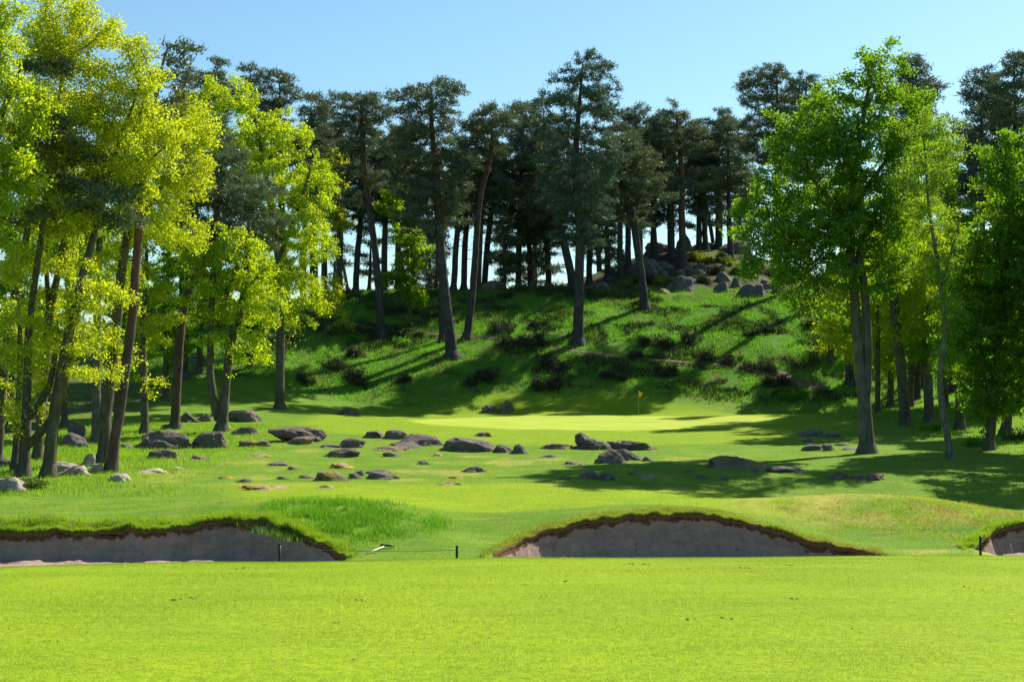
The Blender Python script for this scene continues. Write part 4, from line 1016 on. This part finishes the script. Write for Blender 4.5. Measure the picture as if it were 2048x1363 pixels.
ROCK_I = [0]; ROCKG = []
def rock(x0, y0, x1, y1, style, mat, label, Y=None, group=None, depth=.75):
    ROCK_I[0] += 1; sd = ROCK_I[0]
    if Y is None: Y = hit((x0 + x1) / 2, y1)
    k = Y / F
    w = (x1 - x0) * k; d = min(max(w * depth, .4), 3.2); h = max((y1 - y0) * k, .1)
    Yc = Y + d * .35
    X = ((x0 + x1) / 2 - CX) * Yc / F
    zg = tz(X, Yc)
    top = (H0 - y0) * (Yc) / F
    h = max(top - zg, .05 + .02 * w) * {'flat': .75, 'slab': .92, 'dome': .92}.get(style, 1)
    if h > 3.2 * (y1 - y0) * k: h = 1.8 * (y1 - y0) * k + .08
    sub = 5 if (x1 - x0) > 75 else (4 if x1 - x0 > 30 else 3)
    v, f = rock_mesh(w * 1.04, d, h, sd, style, sub)
    # the underside follows the ground
    v[:, 2] += (terrain(X + v[:, 0], Yc + v[:, 1]) - zg) * np.clip(1 - v[:, 2] / h, 0, 1)
    if Y < 125:
        pv = v[(v[:, 2] < .10 * h + .03) & (v[:, 2] > -.12)]
        if len(pv):
            q = pv[np.random.default_rng(sd).integers(0, len(pv), int(40 + 70 * w))] * np.array([1.03, 1.03, 0]); ROCKG.append(q[:, :2] + np.array([X, Yc]))
    nm = {'flat': 'rock_outcrop', 'slab': 'rock_slab'}.get(style, 'boulder')
    return obj(nm, new_mesh(nm, v, [f], M[mat], True), None, (X, Yc, zg), label, 'rock', group)

G1, G2, G3 = 'boulders under the left trees', 'rocks scattered over the fairway', 'boulders of the hill outcrop'
ROCKS = [
 (-20,950,62,981,'dome','rockpale','cream boulder cut by the left picture edge',G1),
 (106,920,166,945,'slab','rockpale','rounded grey-cream stone, rear one of the leaning pair by the leaning oak',G1),
 (118,929,177,950,'dome','rockpale','rounded grey-cream stone, front one of the leaning pair by the leaning oak',G1),
 (163,907,193,932,'block','rockpale','pale upright block behind the foot of the stout grey oak',G1),
 (175,925,209,945,'dome','rockpale','brown stone wedged before the foot of the stout grey oak',G1),
 (218,945,261,962,'slab','rockpale','pale block lying alone on the grass in front of the red-barked pine',G1),
 (122,862,180,892,'dome','rock','dark boulder at the bottom of the shaded stack behind the left oaks',G1),
 (136,878,182,894,'dome','rockgrey','bluish slab leaning on the shaded stack behind the left oaks',G1),
 (134,843,171,868,'under','rock','overhanging capstone on top of the shaded stack behind the left oaks',G1),
 (239,883,269,896,'flat','rock','low flat stone in the grass right of the red-barked pine',G1),
 (-5,914,30,934,'slab','rockgrey','grey slab in shade at the far left edge',G1),
 (280,856,388,898,'dome','rock','largest dark boulder of the left wood, left half of the split pair',G1),
 (370,859,458,895,'dome','rock','sloping right half of the large split boulder with pale lichen streaks',G1),
 (294,896,355,918,'slab','rock','grey stone in the long grass just below the split boulder',G1),
 (378,907,423,919,'flat','rock','thin flat rock breaking the turf below the right half of the split boulder',G1),
 (276,933,331,946,'flat','rockpale','pale cream rock surface level with the turf left of its smaller twin',G1),
 (341,931,368,940,'flat','rockpale','small pale cream rock surface level with the turf',G1),
 (321,845,343,857,'dome','rock','small dark stone showing above the left shoulder of the split boulder',G1),
 (360,821,400,844,'dome','rock','black rounded boulder in shade left of the twin-stemmed oak',G1),
 (389,825,424,843,'dome','rockmoss','brown boulder directly behind the twin-stemmed oak',G1),
 (450,819,521,843,'under','rock','long ledge boulder right of the twin-stemmed oak at the shade edge',G1),
 (465,851,517,869,'dome','rock','low grey boulder just right of the twin-stemmed oak foot',G1),
 (452,850,465,860,'dome','rockpale','tiny pinkish stone touching the twin-stemmed oak foot',G1),
 (475,878,542,893,'slab','rockmoss','flat-topped brown slab left of the long lumpy ledge',G1),
 (494,905,544,913,'flat','rockorange','orange-rimmed rock surface flush with the grass left of centre',G2),
 (534,920,579,931,'flat','rock','smooth grey hump below the long lumpy ledge',G2),
 (435,949,468,957,'flat','rockorange','pinkish flat rock patch in mown grass left of the mossy mound rock',G2),
 (473,954,507,964,'flat','rockmoss','thin dark sliver of rock just above the mossy mound rock',G2),
 (474,965,568,979,'flat','rockorange','long low mossy rock with orange cover nearest the left bunker',G2),
 (552,950,582,959,'flat','rock','small dark hump right of the mossy mound rock',G2),
 (574,930,602,939,'flat','rock','little brownish sliver of rock in a dry patch',G2),
 (594,946,633,956,'flat','rockmoss','broken low sliver left of the grey whaleback rock',G2),
 (539,852,653,883,'under','rock','long lumpy ledge boulder overhanging at its left end',G2),
 (572,870,632,888,'slab','rockmoss','brown slab lying in front of the long lumpy ledge',G2),
 (636,885,690,895,'flat','rock','thin tongue of rock left of the dark hump boulder',G2),
 (674,874,733,895,'dome','rock','dark humped boulder with a green tuft before it',G2),
 (651,894,724,914,'dome','rock','smooth grey-brown whale-shaped rock alone below the humped boulder',G2),
 (729,860,770,876,'slab','rock','small dark wedge leftmost in the ridge of rocks before the green',G2),
 (767,857,817,878,'dome','rock','rounded dark boulder second in the ridge of rocks before the green',G2),
 (792,865,888,891,'slab','rock','long sloping dark boulder in the middle of the ridge of rocks before the green',G2),
 (775,881,845,895,'flat','rock','reddish flat slab lying along the foot of the long sloping boulder',G2),
 (749,889,826,902,'flat','rockmoss','flat rust-spotted rock sheet in front of the reddish slab',G2),
 (763,902,801,913,'dome','rock','small black wedge stone alone below the flat rust-spotted sheet',G2),
 (656,921,712,936,'flat','rockorange','rock with bright orange moss on its left side',G2),
 (630,939,702,961,'dome','rockmoss','grey whaleback rock with yellow lichen and a low tongue at left',G2),
 (697,943,723,957,'dome','rock','round dark knob at the right end of the grey whaleback rock',G2),
 (702,938,729,951,'dome','rock','small dark knob behind the right end of the grey whaleback rock',G2),
 (728,936,786,948,'flat','rock','flat grey rock strip behind the dark centre-left hump',G2),
 (732,942,796,958,'dome','rock','dark centre-left hump trailing off to the right in the turf',G2),
 (634,967,672,976,'flat','rockorange','orange lichen patch of rock nearest the dark mound of long grass',G2),
 (668,813,723,830,'dome','rock','dark low boulder on the shade edge left of the green',G2),
 (962,808,999,826,'block','rock','squat dark stone, left one of the pair behind the green',G2),
 (996,798,1028,826,'peak','rock','pointed dark stone, right one of the pair behind the green',G2),
 (874,872,994,903,'slab','rock','biggest flat-topped boulder of the ridge of rocks before the green',G2),
 (986,887,1029,905,'dome','rock','dark round boulder right of the biggest flat-topped boulder',G2),
 (1018,886,1054,907,'dome','rock','fractured boulder at the right end of the central row of rocks',G2),
 (946,860,984,873,'flat','rockmoss','small flat brown rock just below the front edge of the green',G2),
 (863,903,890,912,'flat','rockorange','tiny pinkish rock flush in the turf below the biggest boulder',G2),
 (832,919,862,929,'dome','rock','small dark low stone alone in mid fairway',G2),
 (922,930,970,944,'dome','rock','pale grey smooth hump in the centre of the fairway',G2),
 (894,949,929,957,'flat','rockorange','pink-brown scrape of rock above the widest flat scrape',G2),
 (878,961,926,970,'flat','rockorange','widest flat brown scrape of rock at the fairway centre',G2),
 (1081,884,1149,898,'slab','rockmoss','low dark ledge with mossy turf bank left of the seal-shaped boulder',G2),
 (1077,906,1115,915,'flat','rock','flat grey sliver below the mossy ledge',G2),
 (1146,864,1224,899,'seal','rock','seal-shaped boulder with a raised round head',G2),
 (1210,878,1315,900,'slab','rock','long rugged boulder extending right from the seal-shaped boulder',G2),
 (1189,897,1251,926,'peak','rock','ridged dark boulder in front of the rugged long one',G2),
 (1226,895,1290,921,'dome','rock','smooth dark boulder leaning behind the ridged boulder',G2),
 (1282,911,1307,922,'dome','rock','small block at the tip of the smooth leaning boulder',G2),
 (1124,919,1174,929,'flat','rockmoss','rusty flat rock strip left of the ridged boulder',G2),
 (1155,940,1194,957,'dome','rock','black rounded rock in the oak shadow at the fairway centre',G2),
 (1185,944,1232,960,'dome','rock','sloping dark rock touching the black rounded one in the oak shadow',G2),
 (1114,950,1142,958,'flat','rock','small dark sliver in the oak shadow, leftmost one',G2),
 (1253,941,1285,949,'flat','rock','small blue-grey sliver in the oak shadow right of the sloping dark rock',G2),
 (1275,946,1320,957,'flat','rockorange','shaded rock with a sunlit orange spot',G2),
 (1391,947,1415,956,'dome','rock','small dark stone in the oak shadow below the broad mossy boulder',G2),
 (1364,937,1386,945,'flat','rock','tiny flat rock in the oak shadow left of the broad mossy boulder',G2),
 (1412,907,1530,937,'dome','rockmoss','broad dark boulder ringed with orange moss in the oak shadow',G2),
 (1503,934,1525,943,'dome','rock','small dark knob right below the broad mossy boulder',G2),
 (1526,931,1610,944,'slab','rock','long low dark rock right of the broad mossy boulder',G2),
 (1594,858,1648,872,'slab','rockgrey','flat pale grey slab, left of the two by the great oak on the bank',G2),
 (1643,863,1682,874,'slab','rockgrey','flat pale grey slab, right of the two by the great oak on the bank',G2),
 (1603,873,1628,884,'dome','rockgrey','small grey stone beneath the two pale slabs',G2),
 (1602,887,1648,901,'slab','rockgrey','blue-grey sloping slab left of the great oak foot',G2),
 (1642,886,1669,901,'block','rockgrey','rounded grey block adjoining the blue-grey sloping slab',G2),
 (1669,883,1698,891,'flat','rockgrey','thin grey rock sliver behind the rounded grey block',G2),
 (1684,892,1716,900,'flat','rockgrey','low grey rock nearest the great oak foot',G2),
 (1652,943,1697,958,'dome','rock','dark rock hump at the left end of a shaded row below the great oak',G2),
 (1692,947,1738,958,'flat','rock','low middle rock of a shaded row below the great oak',G2),
 (1732,944,1771,959,'dome','rockmoss','rock hump with an orange tip at the right end of a shaded row',G2),
 (1435,951,1461,960,'dome','rockgrey','small pale rock catching sun in the shaded fairway',G2),
 (1522,952,1543,959,'flat','rock','tiny sliver of rock in the shade left of the row below the great oak',G2),
 (368,702,414,724,'dome','rockgrey','pale flat boulder lying on the slope behind the curved pine',G1),
 (1900,1103,1918,1111,'dome','rockpale','small whitish stone in dry grass left of the right-hand rope post',None),
 # outcrop
 (1334,549,1395,580,'dome','rockgrey','round boulder with mossy right side at the foot of the outcrop',G3),
 (1424,560,1459,584,'dome','rockgrey','egg-shaped boulder at the foot of the outcrop',G3),
 (1473,565,1529,593,'dome','rockgrey','smooth blue-grey boulder low at the right foot of the outcrop',G3),
 (1461,551,1483,574,'block','rockgrey','narrow upright boulder right above the egg-shaped one',G3),
 (1519,555,1547,578,'dome','rockgrey','boulder under the great oak leaves at the right foot of the outcrop',G3),
 (1571,569,1590,592,'peak','rockgrey','pointed stone beside the dark pine trunk right of the outcrop',G3),
 (1615,605,1662,636,'slab','rockgrey','big grey slab jutting from the slope near the yellow-leaved oak',G3),
 (1430,543,1465,562,'block','rockgrey','stone shelf above the egg-shaped boulder',G3),
 (1256,514,1324,545,'dome','rockgrey','large grey boulder behind the leaning pine',G3),
 (1294,534,1321,553,'dome','rockgrey','rounded stone below the large grey boulder behind the leaning pine',G3),
 (1317,539,1338,552,'dome','rockgrey','small stone right of the rounded stone on the outcrop',G3),
 (1212,533,1235,552,'block','rockgrey','square grey block beneath the bushy young pine',G3),
 (1286,480,1358,519,'dome','rock','massive dark rock forming the left crest of the outcrop',G3),
 (1350,466,1387,503,'peak','rock','high perched rock behind the red-barked outcrop pine',G3),
 (1373,481,1441,508,'slab','rock','long flat crest rock in the middle of the outcrop skyline',G3),
 (1437,477,1498,522,'dome','rock','massive round rock at the right crest of the outcrop',G3),
 (1451,465,1491,486,'dome','rock','rock resting behind the massive round crest rock',G3),
 (1365,528,1387,542,'dome','rockgrey','sunlit little boulder at the red-barked outcrop pine foot',G3),
 (1385,525,1415,540,'dome','rockgrey','stone half under the heather in the middle of the outcrop',G3),
 (1351,539,1371,550,'dome','rockgrey','light stone just above the round mossy boulder',G3),
 (1371,537,1412,547,'slab','rockgrey','flat sunlit slab across the middle of the outcrop',G3),
 (1314,573,1343,587,'flat','rockorange','low rock with orange edge left of the round mossy boulder',G3),
 (1179,561,1224,583,'dome','rock','dark boulder in shade right of the tallest pine trunk',G3),
 (1320,520,1346,536,'dome','rockgrey','dull stone under the massive left crest rock',G3),
 (1240,505,1262,535,'block','rock','dark upright stone left of the large grey boulder',G3),
 (950,559,1014,586,'dome','rockmoss','mossy whale-backed rock on the ridge skyline at the picture centre',G3),
 (820,570,846,583,'dome','rock','dark rock on the ridge behind the green sapling',G3),
]
YR = {'massive dark rock': 176, 'high perched': 177, 'long flat crest': 178, 'massive round rock': 176, 'rock resting behind': 180, 'mossy whale': 157.5, 'dark rock on the ridge': 158, 'small whitish': 44.6, 'overhanging capstone': 88.}
for q in ROCKS:
    yy = next((v for k, v in YR.items() if q[6].startswith(k)), None)
    rock(*q[:7], Y=yy, group=q[7], depth={'flat': 1.1, 'slab': .85}.get(q[4], .75))

g = np.concatenate(ROCKG); g = g + R.normal(0, .05, g.shape)
blades('rock_grass', g[:, 0], g[:, 1], terrain(g[:, 0], g[:, 1]), .11 * np.ones(len(g)), .02, M['blade'], .6, R.uniform(.1, 1, len(g)), dry=np.clip(R.normal(.15, .3, len(g)), 0, 1))
# ------------------------------------------------------------------ bushes of the slope
def shrub(px, row, wpx, hpx, kind, label, seed, name='heather_bush', cat='shrub', group=None, Y=None, dens=1., upright=.5, size=1.):
    rng = np.random.default_rng(9000 + seed)
    if Y is None: Y = hit(px, row)
    k = Y / F; w, h = wpx * k * .66, hpx * k * .9
    X = (px - CX) * k; d = w * .7
    z0 = tz(X, Y)
    nst = int(max(14, 34 * w)); a = rng.uniform(0, 2 * np.pi, nst); rr = rng.uniform(0, 1, nst) ** .5
    nl_ = int(3 + 2.2 * w); lx, ly, ls = rng.uniform(-.7, .7, nl_) * w, rng.uniform(-.7, .7, nl_) * d, rng.uniform(.25, .55, nl_)
    q_ = rng.integers(0, nl_, nst); bx, by = lx[q_] + np.cos(a) * rr * w * ls[q_], ly[q_] + np.sin(a) * rr * d * ls[q_]
    hh_ = h * (.55 + .9 * ls[q_]) * np.sqrt(np.clip(1.05 - rr ** 2, .15, 1)) * rng.uniform(.75, 1.1, nst) * (1 + .25 * fbm(np.stack([bx, by, 0 * bx], 1) * 1.5 + seed, 2, seed))
    P, par, r = [], [], []
    for i in range(nst):
        p = np.array([bx[i] * .8, by[i] * .8, tz(X + bx[i], Y + by[i]) - z0 - .03]); pi = -1
        dv = np.array([bx[i] / w * .5, by[i] / w * .5, 1.])
        for s in range(4):
            P.append(p.copy()); par.append(pi); r.append(.014 * (1 - s / 5) * (.5 + size * .5)); pi = len(P) - 1
            dv = dv + rng.normal(0, .25, 3) * np.array([1, 1, .3]); p = p + unit(dv) * hh_[i] / 3.2
    P, par, r = np.array(P), np.array(par), np.array(r)
    if kind not in ('blade_long', 'heather'):
        root = obj(name, None, loc=(X, Y, z0), label=label, cat=cat, group=group)
        obj('branchwork', wood(P, par, r, 0, 'branchwork', M['oakbark']), root)
    n = int(min(9000, max(500, 1500 * w * dens)))
    j = rng.integers(0, len(P), n); j = j[(par[j] >= 0)]
    t = rng.uniform(0, 1, (len(j), 1)); C = P[j] * t + P[par[j]] * (1 - t) + rng.normal(0, 1, (len(j), 3)) * np.array([.11, .11, .07]) * size
    dirv = unit(rng.normal(0, .6, (len(j), 3)) + np.array([0, 0, upright]))
    L, W = (.20 * size, .055 * size) if kind in ('heather', 'blade_long') else (.16 * size, .10 * size)
    b = unit(np.cross(dirv, rng.normal(0, 1, (len(j), 3))))
    V = np.stack([C - b * W * .5, C + b * W * .5, C + dirv * L * rng.uniform(.6, 1.3, (len(j), 1))], 1).reshape(-1, 3)
    f = np.arange(len(V)).reshape(-1, 3)
    fm = new_mesh('foliage', V, [f], M[kind], False, {'tint': np.repeat(rng.uniform(0, 1, len(j)), 3)})
    if kind in ('blade_long', 'heather'): return obj(name, fm, None, (X, Y, z0), label, cat, group)
    obj('foliage', fm, root)
    return root

GS = 'heather and scrub bushes on the hillside'
SHR = [
 (798,688,36,20,'blade_long','rounded green tussock beside the leftmost slope pine'),
 (1118,735,70,30,'heather','dark heather bush on the lower slope below the tallest pine'),
 (952,762,72,26,'heather','dark heather clump on the lower slope behind the pair of stones'),
 (810,764,34,20,'heather','small dark bush low on the slope left of the thick lowest pine'),
 (694,753,96,28,'heather','longest dark heather clump low on the left slope'),
 (708,712,38,24,'heather','brownish bush beside the path left of the leftmost slope pine'),
 (996,664,54,36,'heather','tall dark bush right of the crooked pine'),
 (1075,651,30,17,'heather','small dark bush midway up the slope left of the tallest pine'),
 (1030,686,56,26,'heather','dark bush along the upper side of the path, left one'),
 (1082,688,58,28,'heather','dark bush along the upper side of the path by the tallest pine'),
 (1096,775,64,26,'heather','shadowed heather patch at the toe of the slope behind the green'),
 (1270,713,32,18,'heather','little dark bush right of the tallest pine'),
 (616,767,36,22,'heather','dark bush low on the slope right of the lime tree trunk'),
 (1014,597,28,16,'heather','small bush just under the ridge right of the mossy whale-backed rock'),
 (833,672,44,16,'scrub','low green scrub left of the thick lowest pine'),
 (1380,684,42,34,'heather','darkest upright bush in the shaded middle of the right slope'),
 (1310,690,70,30,'heather','wide dark heather left of the darkest upright bush'),
 (1400,718,46,20,'heather','heather tuft below the darkest upright bush'),
 (1541,664,28,13,'heather','small dark tuft on the sunlit right slope, right one of two'),
 (1503,671,26,11,'heather','small dark tuft on the sunlit right slope, left one of two'),
 (1515,742,60,20,'heather','dark heather above the bare earth at the right foot of the slope'),
 (1556,770,52,26,'heather','dark heather beside the bare earth at the right foot of the slope'),
 (1470,724,42,18,'heather','heather patch left of the bare earth at the right foot of the slope'),
 (1611,655,40,30,'scrub','grey-green rounded bush below the big grey slab'),
 (1273,611,22,17,'bilberry','yellow-green little bush left of the leaning pine foot'),
 (1434,545,48,24,'heather','mixed brown and green heather in the middle of the outcrop'),
 (1408,522,56,20,'bilberry','yellow-green bilberry patch below the crest rocks'),
 (1470,531,34,11,'bilberry','yellow-green bilberry strip below the massive round crest rock'),
 (1448,521,50,18,'scrub','dark green bush below the massive round crest rock'),
 (1332,566,46,18,'bilberry','yellow-green bush left above the round mossy boulder'),
 (1225,760,52,22,'heather','shadowed bush at the toe of the slope above the flag'),
 (1340,748,60,18,'heather','low brown heather in the middle of the lower right slope'),
 (664,668,40,16,'scrub','green scrub inside the bend of the footpath'),
 (755,612,60,22,'scrub','green scrub on the ridge edge left of the flat-topped pine'),
 (690,596,70,24,'scrub','dark undergrowth on the left ridge beside the lime tree'),
 (862,590,60,20,'scrub','undergrowth on the ridge behind the broad pine'),
 (1050,584,70,26,'scrub','dark undergrowth on the ridge left of the tallest pine'),
 (1110,582,60,24,'scrub','dark undergrowth on the ridge touching the tallest pine'),
 (1240,580,60,18,'scrub','shaded undergrowth left of the leaning pine on the ridge'),
 (1480,548,40,22,'scrub','dark scrub right of the narrow upright boulder on the outcrop'),
 (1530,548,44,24,'heather','dark bush at the right flank of the outcrop under the great oak leaves'),
 (1290,566,60,20,'heather','shaded heather below the large grey boulder behind the leaning pine'),
 (1215,590,70,20,'scrub','low shaded scrub between the tallest pine and the leaning pine'),
 (1575,560,50,26,'scrub','scrub on the ridge hidden behind the great oak leaves'),
 (1400,565,40,20,'heather','dark heather between the round mossy boulder and the egg-shaped one'),
 (64,976,44,22,'scrub','ivy bush clinging to the cream boulder'),
 (2030,880,60,36,'scrub','leafy undergrowth between the trunks at the right edge'),
 (1940,893,70,26,'blade_long','mound of long grass between the birch and the dense oak'),
 (1860,860,60,22,'blade_long','long grass tuft at the foot of the straight dark trunk'),
 (1590,800,50,16,'blade_long','long grass patch at the slope foot left of the great oak'),
]
for i, q in enumerate(SHR):
    nm = {'heather': 'heather_bush', 'scrub': 'scrub_bush', 'bilberry': 'bilberry_bush', 'blade_long': 'grass_tussock'}[q[4]]
    yv = 44 if q[5].startswith('nothing') else None
    ht = hit(q[0], q[1])
    shrub(*q[:5], q[5], i, nm, 'grass tuft' if q[4] == 'blade_long' else 'bush', GS if 600 < q[0] < 1660 else None, size=1. if ht < 100 else 1.25, upright=1. if q[4] == 'blade_long' else .5)

# ------------------------------------------------------------------ flag, rope posts, rake
def tube_obj(name, pts, r, mat, parent=None, n=8, **kw):
    P = np.array(pts, float); rr = np.full(len(P), r) if np.isscalar(r) else np.array(r)
    par = np.arange(len(P)) - 1
    d = np.zeros_like(P); d[1:] = unit(P[1:] - P[:-1]); d[0] = d[1]
    dn = d.copy(); dn[1:-1] = unit(d[1:-1] + d[2:])
    V, f = tubes(P[:-1], P[1:], rr[:-1], rr[1:], dn[:-1], dn[1:], n)
    cap = [np.array([[i for i in range(n)][::-1]]), np.array([[len(V) - n + i for i in range(n)]])]
    me = new_mesh(name, V, [f] + cap, mat)
    return obj(name, me, parent, **kw)
M['flag'] = mat_plain('yellow_cloth', (.80, .42, .01), .8, .1)
M['pole'] = mat_plain('pale_pole', (.26, .28, .20), .4, .05)
M['post'] = mat_plain('dark_green_stake', (.012, .022, .018), .5, .2)
M['rope'] = mat_plain('grey_rope', (.12, .13, .11), .8, .2)
M['white'] = mat_plain('white_handle', (.78, .76, .70), .5, .08)
M['black'] = mat_plain('black_plastic', (.010, .010, .012), .4, .1)
Yf = hit(1277, 831.5); Xf = (1277 - CX) * Yf / F; Zf = tz(Xf, Yf)
hp = (832 - 781) * Yf / F
fl = obj('golf_flag', None, loc=(Xf, Yf, Zf), label='yellow pin flag hanging from a thin pole on the green', cat='flag')
tube_obj('pole', [(0, 0, -.1), (0, 0, hp * .5), (0, 0, hp)], [.015, .013, .011], M['pole'], fl)
u = np.linspace(0, 1, 14); vv = np.linspace(0, 1, 12); U, W_ = np.meshgrid(u, vv)
fx = U * .36 * (1 - .55 * W_) + .02 * np.sin(U * 9 + W_ * 3); fy = .05 * np.sin(U * 7 + 2 * W_) * U - .10 * U; fz = hp - .02 - W_ * .44 * (1 - .15 * U) - U * .20
ii = np.arange(U.size).reshape(U.shape)
qd = np.stack([ii[:-1, :-1], ii[:-1, 1:], ii[1:, 1:], ii[1:, :-1]], -1).reshape(-1, 4)
Vf = np.stack([fx, fy, fz], -1).reshape(-1, 3)
Vf2 = np.concatenate([Vf, Vf + np.array([0, .006, 0])])
obj('flag', new_mesh('flag', Vf2, [qd, qd[:, ::-1] + U.size], M['flag']), fl)

def post(px, rtop, Y, label, lean=0., zb=None):
    X = (px - CX) * Y / F; top = (H0 - rtop) * Y / F; zb = tz(X, Y) if zb is None else zb
    h = top - zb
    o = obj('rope_post', None, loc=(X, Y, zb), label=label, cat='post', group='posts of the rope fence')
    tube_obj('stake', [(0, 0, -.2), (lean * h * .5, 0, h * .5), (lean * h, 0, h - .03)], .036, M['post'], o, 10)
    tube_obj('cap', [(lean * h, 0, h - .035), (lean * h, 0, h - .02), (lean * h, 0, h), (lean * h, 0, h + .012)], [.040, .042, .040, .02], M['black'], o, 10)
    tube_obj('eyelet', [(lean * h + .03 * math.cos(a), -.036 - .004, h - .10 + .03 * math.sin(a)) for a in np.linspace(0, 2 * math.pi, 9)], .006, M['rope'], o, 5)
    return np.array([X + lean * h, Y - .04, top - .10])
e1 = post(559, 1087, 37.5, 'dark green post standing at the left bunker', 0., -5.72)
e2 = post(913, 1091, 38.6, 'slightly tilted dark post on the grass between the bunkers', .03)
e3 = post(1961, 1071, 40.5, 'dark post near the right picture edge before the small bunker')
e4 = e3 + np.array([5.2, .6, -.02])
post(e4[0] / (e4[1] + .04) * F + CX, H0 - (e4[2] + .1) * F / (e4[1] + .04), e4[1] + .04, 'dark post out of view holding the far end of the right rope')
def rope(a, b, sag, label):
    t = np.linspace(0, 1, 24)[:, None]
    P = a * (1 - t) + b * t; P[:, 2] -= sag * 4 * (t * (1 - t))[:, 0]
    o = tube_obj('barrier_rope', P - P[0], .007, M['rope'], None, 6, loc=P[0], label=label, cat='rope')
rope(e1, e2, .06, 'thin rope stretched between the left bunker post and the tilted post')
rope(e3, e4, .05, 'thin rope running right from the post by the small bunker')
Y1, Y2 = 41.9, 42.9
A_ = np.array([(733 - CX) * Y1 / F, Y1, 0]); A_[2] = tz(A_[0], A_[1]) + .03
B_ = np.array([(770 - CX) * Y2 / F, Y2, 0]); B_[2] = tz(B_[0], B_[1]) + .07
rk = obj('bunker_rake', None, loc=tuple(A_), label='bunker rake with a white handle lying on grass beside the left bunker', cat='rake')
tube_obj('handle', [(0, 0, 0), tuple((B_ - A_) * .5 + np.array([0, 0, .01])), tuple(B_ - A_)], .017, M['white'], rk, 8)
hb = B_ - A_
tube_obj('head', [hb + np.array([-.14, .05, .03]), hb + np.array([0, 0, .03]), hb + np.array([.27, -.05, .02])], .028, M['black'], rk, 6)
for i in range(7):
    q = hb + np.array([-.13 + .065 * i, .045 - .016 * i, .02]); tube_obj('tooth', [q, q + np.array([0, -.03, -.05]), q + np.array([.0, -.05, -.10])], [.012, .010, .006], M['black'], rk, 5)
# ------------------------------------------------------------------ light, sky, camera
el, az = math.radians(41), math.radians(42)
w = bpy.data.worlds.new('World'); scene.world = w; w.use_nodes = True
nt = w.node_tree; nt.nodes.clear()
sky = nt.nodes.new('ShaderNodeTexSky'); sky.sky_type = 'NISHITA'; sky.sun_disc = False
sky.sun_elevation = el; sky.sun_rotation = az; sky.altitude = 50; sky.air_density = 1.0; sky.dust_density = .6; sky.ozone_density = 1.6
bg = nt.nodes.new('ShaderNodeBackground'); bg.inputs[1].default_value = .072
out = nt.nodes.new('ShaderNodeOutputWorld')
mx = nt.nodes.new('ShaderNodeMix'); mx.data_type = 'RGBA'; mx.blend_type = 'MULTIPLY'; mx.inputs[0].default_value = 1
mx.inputs[7].default_value = (.76, 1.0, 1.04, 1)
nt.links.new(sky.outputs[0], mx.inputs[6]); nt.links.new(mx.outputs[2], bg.inputs[0]); nt.links.new(bg.outputs[0], out.inputs[0])
sun = bpy.data.lights.new('sun', 'SUN'); sun.energy = 5.0; sun.angle = math.radians(.5); sun.color = (1, .94, .82)
so = bpy.data.objects.new('sun', sun); COL.objects.link(so)
sd = Vector((math.sin(az) * math.cos(el), math.cos(az) * math.cos(el), math.sin(el)))
so.rotation_euler = sd.to_track_quat('Z', 'Y').to_euler(); so.location = (60, 60, 80)
cam = bpy.data.cameras.new('camera'); co = bpy.data.objects.new('camera', cam); COL.objects.link(co)
cam.sensor_width = 36; cam.lens = F / 2048 * 36; cam.shift_y = (H0 - 681.5) / 2048
co.location = (0, 0, 0); co.rotation_euler = (math.pi / 2, 0, 0); cam.clip_end = 5000; cam.clip_start = .1
scene.camera = co
scene.view_settings.view_transform = 'Standard'; scene.view_settings.look = 'None'
scene.view_settings.exposure = 1.0; scene.view_settings.gamma = 1
scene.cycles.max_bounces = 8; scene.cycles.diffuse_bounces = 3; scene.cycles.transmission_bounces = 4; scene.cycles.glossy_bounces = 2
scene.cycles.use_adaptive_sampling = True
open('/tmp/leaves.txt','w').write(repr(TREE_N))
